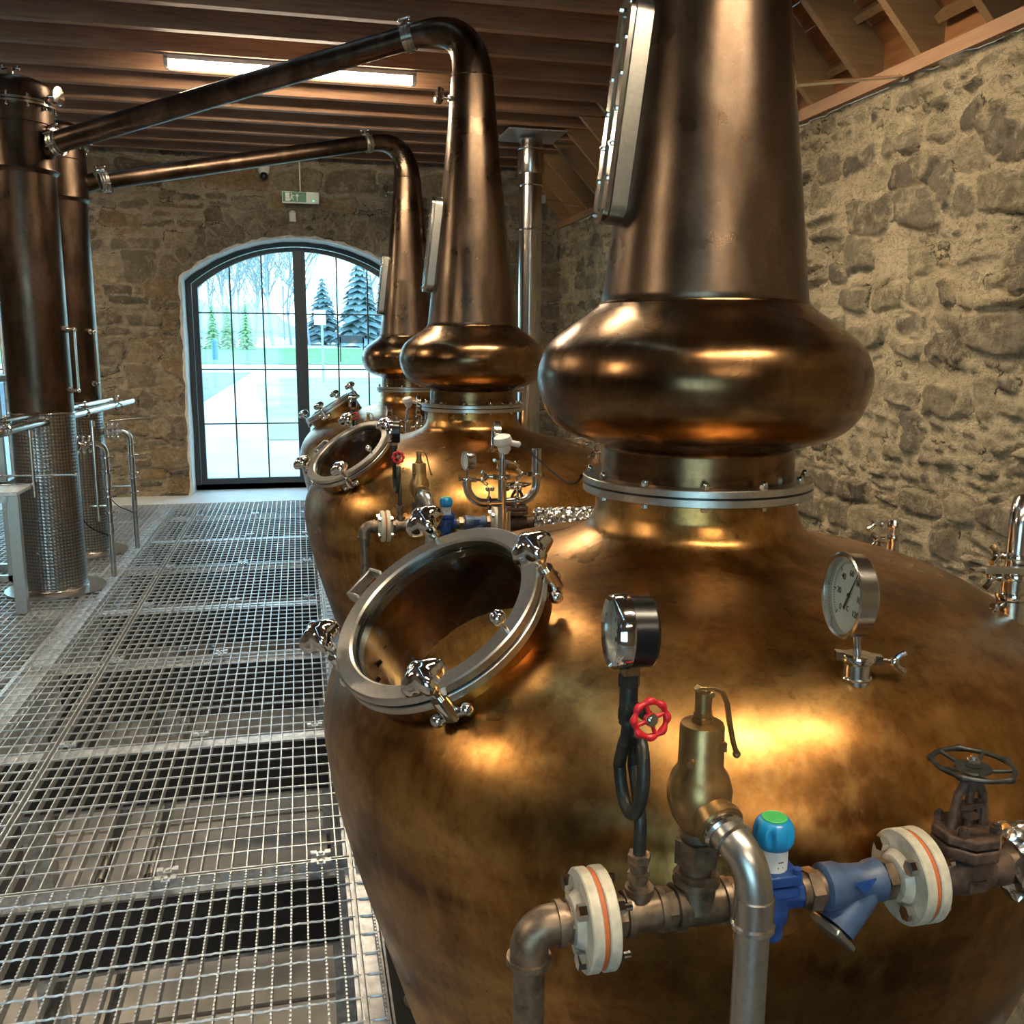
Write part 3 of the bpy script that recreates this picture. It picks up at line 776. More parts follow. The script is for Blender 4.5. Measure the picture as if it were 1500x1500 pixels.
    a = math.radians(-65); e = u * math.cos(a) + v * math.sin(a); tn = n.cross(e)
    m = MB(); q = mc + e * .255
    for s in (-1, 1): m.box(q + tn * .040 * s + e * .012 - n * .005, (.045, .008, .030), Matrix((e, tn, n)).transposed())
    m.box(q + e * .033 - n * .005, (.007, .088, .026), Matrix((e, tn, n)).transposed()); mesh_obj('hinge', m, 'steel_brushed', mw, bevel=.002)
    # head: bulb, neck, swan bend as one copper piece with seams
    m = MB(); m.lathe([(r, z + dz) for r, z in cr(BULB, 5)], O, (0, 0, 1), 160, cap=(False, False))
    bulb = mesh_obj('bulb', m, 'copper_bulb', t, smooth=60)
    m = MB(); m.lathe([(.254, 1.70 + dz)] + [(r, z + dz) for r, z in cr(NECK, 5)], O, (0, 0, 1), 128, cap=(False, False))
    neck = mesh_obj('neck', m, 'copper_neck', t, smooth=60)
    mesh_obj('seam', MB().torus(O + V((0, 0, 1.708 + dz)), (0, 0, 1), .2625, .0045, 128, 8), 'copper_bulb', t); mesh_obj('seam', MB().torus(O + V((0, 0, 3.06 + dz)), (0, 0, 1), .117, .003, 64, 8), 'copper_bulb', t)
    # swan bend
    d = V(armdir); P0 = O + V((0, 0, 3.05 + dz)); end = V((X, Y, 0)) + V((d.x, d.y, 0)).normalized() * .36 + V((0, 0, 3.288 + dz * .2))
    dn = V((d.x, d.y, d.z)).normalized()
    pts = bez(P0, P0 + V((0, 0, .26)), end - dn * .22, end, 28)
    L = len(pts); rad = [.118 + (.062 - .118) * (i / (L - 1)) ** .8 for i in range(L)]
    m = MB(); m.tube(pts, rad, 40, cap=False); mesh_obj('swan_bend', m, 'copper_neck', t, smooth=60)
    # neck flange
    m = MB()
    m.lathe([(.250, 1.224), (.298, 1.224), (.300, 1.226), (.300, 1.243), (.250, 1.243)], O + Z, (0, 0, 1), 128, True)
    m.lathe([(.249, 1.249), (.300, 1.249), (.300, 1.264), (.298, 1.266), (.249, 1.266)], O + Z, (0, 0, 1), 128, True)
    fl = mesh_obj('neck_flange', m, 'steel_brushed', t, smooth=30)
    m = MB(); m.lathe([(.262, 1.242), (.294, 1.242), (.294, 1.250), (.262, 1.250)], O + Z, (0, 0, 1), 96, True); mesh_obj('gasket', m, 'black', fl)
    for k in range(12):
        a = 2 * PI * (k + .35) / 12; p = O + Z + V((.281 * math.cos(a), .281 * math.sin(a), 0))
        b = MB(); b.cyl(p + V((0, 0, 1.216)), p + V((0, 0, 1.27)), .0055, 8); b.hexn(p + V((0, 0, 1.266)), p + V((0, 0, 1.276)), .011); b.sphere(p + V((0, 0, 1.277)), .0085, 10, 6); b.hexn(p + V((0, 0, 1.213)), p + V((0, 0, 1.224)), .010)
        mesh_obj('bolt', b, 'chrome', fl)
    # tall sight window on the neck
    aw = math.radians(az); rdir = V((math.cos(aw), math.sin(aw), 0)); tdir = V((-math.sin(aw), math.cos(aw), 0))
    za, zb = 1.92 + dz, 2.40 + dz
    ra = np.interp(za - dz, [p[1] for p in NECK], [p[0] for p in NECK]); rb = np.interp(zb - dz, [p[1] for p in NECK], [p[0] for p in NECK])
    A = O + rdir * (ra + .036) + V((0, 0, za)); B = O + rdir * (rb + .036) + V((0, 0, zb)); ax = (B - A).normalized(); nn = tdir.cross(ax).normalized()
    if nn.dot(rdir) < 0: nn = -nn
    def race(hw, hl, h, k=14):
        C = (A + B) / 2 + nn * h; hl2 = (B - A).length / 2 + hl - hw; o = []
        for i in range(k + 1): a = PI * i / k; o.append(C + ax * (hl2 + hw * math.sin(a)) + tdir * hw * math.cos(a))
        for i in range(k + 1): a = PI + PI * i / k; o.append(C + ax * (-hl2 + hw * math.sin(a)) + tdir * hw * math.cos(a))
        return o
    m = MB()
    m.ring_strip([race(.046, .022, -.085), race(.046, .022, .0), race(.020, -.004, .0), race(.020, -.004, -.085), race(.046, .022, -.085)], True, (False, False))
    sw = mesh_obj('sight_window', m, 'steel_brushed', t, smooth=30); sw['label'] = 'tall narrow steel framed sight window on the neck'
    m = MB(); m.ring_strip([race(.048, .024, .004), race(.048, .024, .016), race(.018, -.006, .016), race(.018, -.006, .004), race(.048, .024, .004)], True, (False, False)); mesh_obj('cover_frame', m, 'steel', sw, smooth=30)
    m = MB(); m.ring_strip([race(.019, -.005, .005), race(.019, -.005, .009)]); mesh_obj('glass', m, 'glass_still', sw, smooth=20)
    for k in range(7):
        for s in (-1, 1):
            q = A + (B - A) * (k / 6) + nn * .016 + tdir * s * .033; b = MB(); b.hexn(q, q + nn * .005, .0065); b.cyl(q, q + nn * .008, .0035, 8); mesh_obj('bolt', b, 'chrome', sw)
    # little vent disc high on the neck
    zv = 2.945 + dz; q = O + V((-.125, -.01, zv)); m = MB(); m.cyl(q, q + V((-.075, -.012, .004)), .010, 12); m.lathe([(.012, .05), (.024, .062), (.046, .070), (.046, .080), (.006, .085)], q, V((-1, -.45, .04)), 28)
    m.lathe([(.016, .0), (.016, .012)], q, V((-1, -.15, .04)), 16)
    mesh_obj('vent_cap', m, 'chrome', t)
    return end, dn
MAN = ((-.75, -.325, 1.033), (-.517, -.299, .802), .235)
MAN3 = ((-.715, .06, 1.10), (-.50, .03, .80), .30)
ST = [(1.025, 2.27, 0), (1.0, 5.40, 0), (.985, 8.45, -.035)]
arm1 = V((-1.40 - .676, 6.36 - 5.53, 2.785 - 3.29)).normalized()
arm2 = V((-1.34 - .71, 7.66 - 8.36, 2.775 - 3.30)).normalized()
ends = []
ends.append(still(*ST[0], 'nearest and largest looking copper pot still, at the right of the photo', 180, MAN, V((-2.0, .75, -.50)), 0))
ends.append(still(*ST[1], 'middle copper pot still, behind the nearest one with its swan neck in full view', 180, MAN, arm1, 0))
ends.append(still(*ST[2], 'farthest and smallest looking copper pot still, beside the arched glass door', 181, MAN3, arm2, 0))
def lyne(e, dn, target, lab, cat='lyne arm'):
    t = thing('lyne_arm', e, lab, 'pipe')
    d = (V(target) - e).normalized(); m = MB(); m.cyl(e + d * .02, V(target), .0635, 40); mesh_obj('tube', m, 'copper_dark', t)
    for p, dd, s in ((e + d * .005, d, 1), (V(target) - d * .01, d, -1)):
        m = MB(); m.lathe([(.06, -.016), (.080, -.016), (.080, -.003), (.060, -.003)], p, dd, 40, True); m.lathe([(.06, .003), (.080, .003), (.080, .016), (.060, .016)], p, dd, 40, True)
        m.lathe([(.06, -.03), (.068, -.03), (.068, .03), (.06, .03)], p, dd, 32, True)
        f = mesh_obj('flange', m, 'steel_brushed', t, smooth=30)
        w = dd.orthogonal().normalized(); v2 = dd.cross(w)
        for k in range(6):
            a = 2 * PI * k / 6 + .4; q = p + (w * math.cos(a) + v2 * math.sin(a)) * .077; b = MB(); b.hexn(q - dd * .026, q + dd * .026, .008); b.cyl(q - dd * .032, q + dd * .032, .004, 8); mesh_obj('bolt', b, 'chrome', f)
        a = V((0, 0, 1)); a = (a - dd * a.dot(dd)).normalized(); b = MB(); b.cyl(p + a * .07, p + a * .105, .006, 8); b.cyl(p + a * .10 - dd * .03, p + a * .10 + dd * .03, .008, 8); b.sphere(p + a * .10 - dd * .03, .011, 10, 6); b.sphere(p + a * .10 + dd * .03, .011, 10, 6)
        mesh_obj('clamp_handle', b, 'chrome', f)
lyne(ends[1][0], ends[1][1], (-1.385, 6.355, 2.785), 'long dark copper pipe sloping down from the middle still to the nearer condenser column')
lyne(ends[2][0], ends[2][1], (-1.36, 7.655, 2.775), 'copper pipe sloping down from the farthest still to the farther condenser column')
lyne(ends[0][0], ends[0][1], V(ends[0][0]) + V((-2.0, .75, -.50)).normalized() * 2.2, 'copper pipe leading left from the top of the nearest still')

# ------------------------------------------------------------------ condenser columns
def uv_cyl(name, X, Y, r, z0, z1, parent):
    me = bpy.data.meshes.new(name); o0 = ORG[parent.name]; seg = 64; nz = 2
    vs = []; fs = []; uvs = []
    for z in (z0, z1):
        for j in range(seg): vs.append((X + r * math.cos(2 * PI * j / seg) - o0.x, Y + r * math.sin(2 * PI * j / seg) - o0.y, z - o0.z))
    for j in range(seg):
        a, b = j, (j + 1) % seg; fs.append((a, b, b + seg, a + seg)); c = 2 * PI * r / seg
        uvs += [(j * c, z0), ((j + 1) * c, z0), ((j + 1) * c, z1), (j * c, z1)]
    me.from_pydata(vs, [], fs); uv = me.uv_layers.new(name='UVMap')
    for i, q in enumerate(uvs): uv.data[i].uv = q
    me.materials.append(M['turned']); me.shade_smooth()
    ob = bpy.data.objects.new(name, me); COL.objects.link(ob); ob.parent = parent; return ob
def condenser(X, Y, lab, armz, armdir, sight_az):
    t = thing('condenser_column', (X, Y, 0), lab, 'condenser', 'condenser columns')
    uv_cyl('lower_shell', X, Y, .19, 0.0, 1.16, t)
    mesh_obj('band', MB().torus((X, Y, 1.16), (0, 0, 1), .190, .006, 64, 8), 'steel', t); mesh_obj('band', MB().torus((X, Y, 0.02), (0, 0, 1), .192, .008, 64, 8), 'steel', t)
    m = MB(); m.lathe([(.188, 1.16), (.188, 2.62)], (X, Y, 0), (0, 0, 1), 80, cap=(False, False)); mesh_obj('upper_shell', m, 'copper_dark', t, smooth=60)
    m = MB(); m.lathe([(.188, 2.60), (.206, 2.625), (.200, 2.65), (.200, 2.99)], (X, Y, 0), (0, 0, 1), 80, cap=(False, False)); mesh_obj('head', m, 'copper_dark', t, smooth=40)
    m = MB(); m.torus((X, Y, 2.625), (0, 0, 1), .203, .007, 80, 8); m.torus((X, Y, 2.89), (0, 0, 1), .201, .004, 80, 8); mesh_obj('seam', m, 'copper_dark', t)
    m = MB(); m.lathe([(.19, 2.985), (.224, 2.985), (.224, 2.998), (.19, 2.998)], (X, Y, 0), (0, 0, 1), 80, True); m.lathe([(.19, 3.003), (.224, 3.003), (.224, 3.016), (.19, 3.016)], (X, Y, 0), (0, 0, 1), 80, True)
    f = mesh_obj('head_flange', m, 'steel', t, smooth=30)
    for k in range(12):
        a = 2 * PI * k / 12; p = V((X + .212 * math.cos(a), Y + .212 * math.sin(a), 0)); b = MB(); b.cyl(p + V((0, 0, 2.968)), p + V((0, 0, 3.034)), .006, 8); b.sphere(p + V((0, 0, 3.034)), .009, 8, 6); b.sphere(p + V((0, 0, 2.968)), .009, 8, 6); mesh_obj('bolt', b, 'chrome', f)
    m = MB(); m.lathe([(.198, 3.015), (.198, 3.10), (.19, 3.125), (.12, 3.155), (0, 3.165)], (X, Y, 0), (0, 0, 1), 80, cap=(False, False)); mesh_obj('cap', m, 'copper_dark', t, smooth=50)
    m = MB(); m.cyl((X - .02, Y, 3.15), (X - .02, Y, 3.215), .018, 14); m.cyl((X - .06, Y, 3.215), (X + .02, Y, 3.215), .010, 10); m.sphere((X - .062, Y, 3.215), .015, 10, 8); m.sphere((X + .022, Y, 3.215), .015, 10, 8); mesh_obj('top_valve', m, 'chrome', t)
    m = MB(); q = V((X + .19, Y - .05, 3.055)); m.cyl(q, q + V((.06, 0, .0)), .009, 12); m.lathe([(.010, .05), (.046, .062), (.056, .068), (.052, .074), (.005, .078)], q, (1, -.45, 0), 28); mesh_obj('vent_cap', m, 'chrome', t)
    # inlet stub
    d = V(armdir); m = MB(); p = V((X, Y, armz)) + V((d.x, d.y, 0)).normalized() * .17; m.cyl(p + V((0, 0, -.015)), p + d * .085, .0635, 32); mesh_obj('inlet', m, 'copper_dark', t)
    # base ring
    m = MB(); m.lathe([(.192, .004), (.305, .004), (.305, .012), (.192, .012)], (X, Y, 0), (0, 0, 1), 80, True); mesh_obj('base_ring', m, 'steel_brushed', t, smooth=30)
    # tall sight tube
    for az in sight_az:
        a = math.radians(az); e = V((math.cos(a), math.sin(a), 0)); q = V((X, Y, 0)) + e * .185; h = q + e * .055
        m = MB(); m.tube(corner(q + V((0, 0, 1.30)), h + V((0, 0, 1.30)), h + V((0, 0, 1.5)), .02)[:-1] + corner(h + V((0, 0, 1.5)), h + V((0, 0, 1.68)), q + V((0, 0, 1.68)), .02)[1:], .0095, 10)
        s = mesh_obj('sight_tube', m, 'steel', t); b = MB()
        for z in (1.30, 1.68): b.cyl(q + e * .0 + V((0, 0, z)), q + e * .02 + V((0, 0, z)), .020, 14); b.sphere(h + V((0, 0, z)), .015, 12, 8)
        mesh_obj('elbow', b, 'chrome', s)
    return t
condenser(*COLS[0], 'nearer condenser column, dark copper above and dimpled stainless below, at the left edge', 2.765, (arm1 * -1), (-12,))
condenser(*COLS[1], 'farther condenser column, partly hidden behind the nearer one', 2.755, (arm2 * -1), (-35,))

# ------------------------------------------------------------------ text helper (painted or printed lettering)
def text_mesh(name, s, size, loc, xdir, ydir, mat, parent, depth=.0004):
    cu = bpy.data.curves.new(name, 'FONT'); cu.body = s; cu.size = size; cu.align_x = 'CENTER'; cu.align_y = 'CENTER'; cu.extrude = depth
    tmp = bpy.data.objects.new(name + '_tmp', cu); COL.objects.link(tmp)
    dg = bpy.context.evaluated_depsgraph_get(); me = bpy.data.meshes.new_from_object(tmp.evaluated_get(dg))
    bpy.data.objects.remove(tmp); bpy.data.curves.remove(cu)
    x = V(xdir).normalized(); y = V(ydir).normalized(); z = x.cross(y)
    Mx = Matrix((x, y, z)).transposed().to_4x4(); Mx.translation = V(loc) - ORG[parent.name]
    me.transform(Mx); me.materials.clear(); me.materials.append(M[mat])
    o = bpy.data.objects.new(name, me); COL.objects.link(o); o.parent = parent; return o

# ------------------------------------------------------------------ steam manifold in front of each still
def union(mb, p, d, r, w=.03):
    p = V(p); d = V(d).normalized(); mb.cyl(p - d * w / 2, p + d * w / 2, r * 1.12, 20); mb.hexn(p - d * w * .28, p + d * w * .28, r * 1.32)
def bead(mb, p, d, r): p = V(p); d = V(d).normalized(); mb.cyl(p - d * .005, p + d * .005, r, 24)
def flange_pair(name, x, lab, Y, Z):
    t = thing(name, (x, Y, Z), lab, 'flange'); X = V((1, 0, 0)); p = V((x, Y, Z))
    for s in (-1, 1):
        m = MB(); m.lathe([(.026, .004 * 1), (.073, .004), (.075, .006), (.075, .020), (.073, .022), (.044, .022), (.036, .034), (.030, .036), (.026, .036)], p, X * s, 72, True)
        mesh_obj('flange_plate', m, 'flange_white', t, smooth=30)
    mesh_obj('gasket', MB().lathe([(.03, -.0035), (.0715, -.0035), (.0715, .0035), (.03, .0035)], p, X, 64, True), 'gasket', t)
    for k in range(4):
        a = PI / 4 + k * PI / 2; q = p + V((0, .055 * math.cos(a), .055 * math.sin(a))); b = MB()
        b.cyl(q - X * .034, q + X * .046, .0065, 12); b.hexn(q - X * .036, q - X * .022, .0125); b.hexn(q + X * .022, q + X * .034, .0125)
        mesh_obj('bolt', b, 'chrome', t, smooth=25)
    return t
def manifold(which):
    Y, Z = 1.2, .753; X = V((1, 0, 0)); roots = []; D = V((0, 0, 0))
    # main pipe run with its fittings
    t = thing('steam_pipe', (.307, Y, -2.3), 'brown iron steam pipe with elbow and tees in front of %s' % which, 'pipe'); roots.append(t)
    m = MB(); m.cyl((.36, Y, Z), (1.16, Y, Z), .0225, 24); mesh_obj('pipe_run', m, 'iron', t)
    m = MB(); m.tube(corner((.307, Y, Z - .055), (.307, Y, Z), (.362, Y, Z), .034), .029, 24); bead(m, (.307, Y, Z - .052), (0, 0, 1), .034); bead(m, (.352, Y, Z), X, .034); mesh_obj('elbow', m, 'iron', t)
    m = MB(); m.cyl((.307, Y, -2.3), (.307, Y, Z - .05), .0235, 24); mesh_obj('drop_pipe', m, 'iron', t)
    m = MB(); m.hexn((.366, Y, Z), (.380, Y, Z), .032); m.cyl((.36, Y, Z), (.384, Y, Z), .027, 20); mesh_obj('nipple', m, 'iron', t, smooth=25)
    m = MB(); m.hexn((.438, Y, Z), (.452, Y, Z), .032); m.cyl((.43, Y, Z), (.46, Y, Z), .027, 20); mesh_obj('nipple', m, 'iron', t, smooth=25)
    m = MB(); m.cyl((.456, Y, Z), (.514, Y, Z), .029, 24); m.cyl((.478, Y, Z), (.478, Y, Z + .040), .018, 20); bead(m, (.459, Y, Z), X, .034); bead(m, (.512, Y, Z), X, .034); bead(m, (.478, Y, Z + .038), (0, 0, 1), .022); mesh_obj('tee', m, 'iron', t)
    m = MB(); m.hexn((.518, Y, Z), (.531, Y, Z), .033); m.cyl((.512, Y, Z), (.54, Y, Z), .026, 20); mesh_obj('union_nut', m, 'iron', t, smooth=25)
    m = MB(); m.cyl((.538, Y, Z), (.620, Y, Z), .031, 28); bead(m, (.540, Y, Z), X, .036); bead(m, (.618, Y, Z), X, .036)
    m.lathe([(.034, .0), (.030, .03), (.029, .045)], (.570, Y, Z), (0, 0, 1), 28); bead(m, (.570, Y, Z + .045), (0, 0, 1), .036); mesh_obj('tee', m, 'iron', t)
    m = MB(); m.hexn((.626, Y, Z), (.641, Y, Z), .034); m.cyl((.62, Y, Z), (.655, Y, Z), .027, 20); mesh_obj('union_nut', m, 'iron', t, smooth=25)
    # flanges
    roots.append(flange_pair('pipe_flange', .405, 'pale flange pair with orange gasket next to the pipe elbow, %s' % which, Y, Z))
    roots.append(flange_pair('pipe_flange', .948, 'pale flange pair with orange gasket between strainer and rusty valve, %s' % which, Y, Z))
    # pressure gauge on pigtail siphon
    gx = .476; t = thing('pressure_gauge', (gx, Y, Z + .04), 'black pressure gauge on curled siphon with red handwheel, in front of %s' % which, 'gauge'); roots.append(t)
    m = MB(); a0 = V((gx, Y, Z + .06)); zc = .965
    pts = [V((gx, Y, .80)), V((gx, Y, .86)), V((gx - .000, Y, .90))]
    R = .040; cy, cz = Y + .008, .972
    loop = []
    for i in range(34):
        a = -PI / 2 * .15 + (2 * PI + PI * .12) * i / 33
        loop.append(V((gx + .004 - .024 * i / 33, cy + R * .95 * math.cos(a) * .9, cz + (R + .018) * math.sin(a))))
    pts += [V((gx + .002, Y + .018, .935))] + loop[1:] + [V((gx - .022, Y + .02, 1.02)), V((gx - .0245, Y, 1.05)), V((gx - .0245, Y, 1.14))]
    m.tube(cr([tuple(p) for p in pts], 3), .0098, 14); mesh_obj('siphon', m, 'siphon', t, smooth=60)
    m = MB(); m.hexn((gx, Y, .790), (gx, Y, .800), .017); m.cyl((gx, Y, .80), (gx, Y, .835), .013, 16); m.hexn((gx, Y, .812), (gx, Y, .822), .018); m.hexn((gx, Y, .838), (gx, Y, .850), .0185); mesh_obj('siphon_nut', m, 'iron', t, smooth=25)
    x2 = gx - .0245
    m = MB(); m.hexn((x2, Y, 1.118), (x2, Y, 1.136), .0165); m.hexn((x2, Y, 1.068), (x2, Y, 1.084), .0155); m.cyl((x2, Y, 1.06), (x2, Y, 1.12), .0135, 16); m.cyl((x2, Y, 1.092), (x2 + .012, Y - .045, 1.088), .009, 14); mesh_obj('needle_valve', m, 'siphon', t, smooth=25)
    m = MB(); m.box((x2, Y, 1.145), (.024, .024, .022)); mesh_obj('gauge_socket', m, 'bronze', t, bevel=.002)
    # red handwheel facing the viewer
    hc = V((x2 + .014, Y - .052, 1.086)); hn = V((.10, -1, .12)).normalized(); hu = hn.cross(V((0, 0, 1))).normalized(); hv = hn.cross(hu)
    m = MB(); pts = []; rr = []
    for i in range(96):
        a = 2 * PI * i / 96; b_ = .5 + .5 * math.cos(8 * a); pts.append(hc + (hu * math.cos(a) + hv * math.sin(a)) * (.0245 + .0014 * b_)); rr.append(.0038 + .0022 * b_)
    m.tube(pts, rr, 10, closed=True)
    for k in range(4):
        a = 2 * PI * k / 4 + .3; e = hu * math.cos(a) + hv * math.sin(a); m.cyl(hc + e * .006, hc + e * .023, .0032, 8)
    m.cyl(hc - hn * .004, hc + hn * .004, .010, 16); hw = mesh_obj('handwheel', m, 'red', t, smooth=50)
    m = MB(); m.lathe([(.009, .003), (.009, .006), (.005, .006), (.005, .009), (0, .009)], hc, hn, 16); mesh_obj('hub_nut', m, 'steel', hw)
    # gauge case, dial faces the walkway (-x)
    gc = V((x2 - .020, Y, 1.200)); nx = V((-1, .10, .03)).normalized()
    m = MB(); m.lathe([(0, -.050), (.048, -.050), (.051, -.046), (.051, -.012), (0, -.012)], gc, nx, 64); case = mesh_obj('gauge_case', m, 'black', t, smooth=30)
    m = MB(); m.lathe([(.046, -.014), (.0535, -.014), (.0545, -.010), (.0535, .008), (.050, .012), (.0455, .008), (.0455, -.014)], gc, nx, 72, True); mesh_obj('bezel', m, 'chrome', t, smooth=40)
    m = MB(); m.lathe([(0, -.006), (.046, -.006), (.046, -.003), (0, -.003)], gc, nx, 48); dl = mesh_obj('dial', m, 'dial', t, smooth=20)
    gu = nx.cross(V((0, 0, 1))).normalized() * -1; gv = V((0, 0, 1)); gv = (gv - nx * gv.dot(nx)).normalized(); gu = gv.cross(nx)
    dial_marks(t, gc + nx * -.0026, nx, gu, gv, .040, ['0', '1', '2', '3', '4'], 'bar', 20)
    m = MB(); m.lathe([(0, .006), (.0465, .006), (.0465, .008), (0, .008)], gc, nx, 48); mesh_obj('gauge_glass', m, 'glass', t, smooth=20)
    # safety valve
    vx = .569; t = thing('safety_valve', (vx, Y, Z + .045), 'bronze relief valve with test lever on the steam pipe of %s' % which, 'valve'); roots.append(t)
    m = MB(); m.cyl((vx, Y, .79), (vx, Y, .87), .024, 24); m.hexn((vx, Y, .828), (vx, Y, .866), .036); m.hexn((vx, Y, .800), (vx, Y, .812), .034); m.cyl((vx, Y, .866), (vx, Y, .885), .026, 20); mesh_obj('base_union', m, 'iron', t, smooth=25)
    m = MB(); m.lathe([(.022, .872), (.028, .884), (.040, .902), (.048, .928), (.049, .946), (.043, .968), (.034, .982), (.033, 1.045), (.031, 1.050), (.016, 1.052), (0, 1.052)], (vx, Y, 0), (0, 0, 1), 56); mesh_obj('body', m, 'bronze', t, smooth=40)
    od = V((.14, -.93, -.34)).normalized(); oc = V((vx, Y, .934))
    m = MB(); m.cyl(oc + od * .01, oc + od * .056, .032, 32); m.lathe([(.030, .050), (.037, .052), (.037, .062), (.030, .064)], oc, od, 32); mesh_obj('outlet', m, 'bronze', t, smooth=40)
    m = MB(); m.hexn((vx, Y, 1.050), (vx, Y, 1.060), .017); m.cyl((vx, Y, 1.05), (vx, Y, 1.098), .0125, 20); m.hexn((vx + .0, Y, 1.062), (vx, Y, 1.068), .015); mesh_obj('stem_cap', m, 'bronze', t, smooth=25)
    m = MB(); L = [(vx - .014, 1.101), (vx - .008, 1.106), (vx + .014, 1.104), (vx + .030, 1.096), (vx + .038, 1.078), (vx + .044, 1.045), (vx + .052, 1.012), (vx + .058, .996)]
    wd = [.010, .013, .013, .012, .011, .010, .010, .011]; tk = [.006] * 8; rings = []
    for i, (x, z) in enumerate(L):
        a = V((L[min(i + 1, 7)][0] - L[max(i - 1, 0)][0], 0, L[min(i + 1, 7)][1] - L[max(i - 1, 0)][1])).normalized(); nr = V((-a.z, 0, a.x)) * tk[i] / 2; s = V((0, wd[i] / 2, 0)); p = V((x, Y, z)); rings.append([p + nr + s, p + nr - s, p - nr - s, p - nr + s])
    m.ring_strip(rings); m.cyl((vx + .008, Y - .012, 1.097), (vx + .008, Y + .012, 1.097), .005, 12); m.sphere((vx + .058, Y, .995), .0065, 10, 8); mesh_obj('test_lever', m, 'bronze', t, smooth=30, bevel=.0015)
    m = MB(); q = V((vx + .020, Y - .028, 1.022)); m.box(q, (.012, .006, .014)); m.cyl((vx - .025, Y - .024, 1.0), (vx - .030, Y - .030, 1.0), .006, 8); mesh_obj('lock_screw', m, 'bronze', t, smooth=25)
    # discharge pipe
    e0 = oc + od * .055; t = thing('discharge_pipe', (.615, 1.075, -2.3), 'stainless discharge pipe curving down from the bronze relief valve of %s' % which, 'pipe'); roots.append(t)
    dx, dy = .603, 1.080
    pts = bez(e0, e0 + od * .035, (dx - .004, dy, .905), (dx, dy, .835), 20); m = MB(); m.tube(pts, .0262, 28); mesh_obj('bend', m, 'steel_brushed', t, smooth=60)
    m = MB(); m.lathe([(.026, 0), (.031, .0), (.032, .018), (.028, .022)], e0, od, 28); m.lathe([(.027, .0), (.0305, .003), (.027, .006)], pts[6], pts[7] - pts[6], 28)
    mesh_obj('press_fitting', m, 'steel', t, smooth=40); m = MB(); m.lathe([(.0262, .84), (.0285, .838), (.0285, .800), (.0315, .797), (.0315, .791), (.0262, .789)], (dx, dy, 0), (0, 0, 1), 28); mesh_obj('press_fitting', m, 'steel', t, smooth=40)
    m = MB(); m.cyl((dx, dy, -2.3), (dx, dy, .84), .0245, 28); mesh_obj('down_pipe', m, 'steel_brushed', t, smooth=60)
    # blue pressure reducing valve
    bx = .697; t = thing('reducing_valve', (bx, Y, Z - .07), 'blue reducing valve with light blue knob and green cap, %s' % which, 'valve'); roots.append(t)
    m = MB(); m.lathe([(0, .80), (.024, .80), (.028, .793), (.026, .786)], (bx, Y, 0), (0, 0, 1), 24)
    m.box((bx, Y, .793), (.070, .070, .018)); m.box((bx, Y, .772), (.066, .066, .018)); m.lathe([(.020, .60 + .08), (.023, .684), (.023, .705), (.029, .715), (.031, .74), (.029, .765)], (bx, Y, 0), (0, 0, 1), 28); m.cyl((bx - .045, Y, Z), (bx + .052, Y, Z), .026, 8)
    bd = mesh_obj('body', m, 'blue', t, smooth=30, bevel=.004)
    for sx in (-1, 1):
        for sy in (-1, 1):
            b = MB(); b.hexn((bx + sx * .028, Y + sy * .028, .801), (bx + sx * .028, Y + sy * .028, .810), .0075); b.cyl((bx + sx * .028, Y + sy * .028, .77), (bx + sx * .028, Y + sy * .028, .804), .005, 10); mesh_obj('bolt', b, 'blue', t, smooth=25)
    m = MB(); m.lathe([(.018, .80), (.0235, .802), (.0235, .836), (.018, .838)], (bx, Y, 0), (0, 0, 1), 32); wc = mesh_obj('white_collar', m, 'white', t, smooth=30); wc['label'] = 'white collar with small printed text'
    m = MB()
    for a, z, w in ((-1.62, .820, .05), (-1.49, .820, .05), (-1.36, .820, .05), (-1.50, .811, .20)):
        m.add([V((bx + .0237 * math.cos(a + q * w), Y + .0237 * math.sin(a + q * w), z + r)) for q, r in ((-1, -.0012), (1, -.0012), (1, .0012), (-1, .0012))], [(0, 1, 2, 3)])
    mesh_obj('collar_print', m, 'ink', wc, smooth=0)
    # lobed knob
    rings = []
    for h, s in ((.837, .62), (.839, .86), (.847, .98), (.857, 1.02), (.867, .99), (.876, .88), (.882, .72), (.883, .3)):
        rg = []
        for j in range(72):
            a = 2 * PI * j / 72; dent = max(0, math.cos(6 * a + .6)) ** 1.6 * math.exp(-((h - .861) / .010) ** 2); rg.append(V((bx + .0315 * (s - .30 * dent) * math.cos(a), Y + .0315 * (s - .30 * dent) * math.sin(a), h)))
        rings.append(rg)
    m = MB(); m.ring_strip(rings); kb = mesh_obj('knob', m, 'blue_cap', t, smooth=60)
    mesh_obj('knob_cap', MB().lathe([(0, .881), (.0195, .881), (.0195, .8845), (.018, .8855), (0, .8855)], (bx, Y, 0), (0, 0, 1), 32), 'green', kb, smooth=30)
    m = MB(); m.hexn((.757, Y, Z), (.777, Y, Z), .034); m.cyl((.745, Y, Z), (.785, Y, Z), .027, 20); mesh_obj('union_nut', m, 'iron', t, smooth=25)
    # y strainer
    t = thing('y_strainer', (.838, Y, Z - .09), 'blue grey cast strainer with a downward side leg, %s' % which, 'strainer'); roots.append(t)
    m = MB(); m.lathe([(.030, .785), (.037, .789), (.037, .812), (.032, .824), (.030, .845), (.029, .865), (.033, .872), (.034, .888), (.030, .892)], (0, Y, Z), (1, 0, 0), 32)
    ld = V((-.72, -.18, -.66)).normalized(); q = V((.872, Y, Z - .004)); m.lathe([(.010, -.01), (.026, .0), (.029, .04), (.030, .088)], q, ld, 32)
    b_ = mesh_obj('body', m, 'blue_strainer', t, smooth=45)
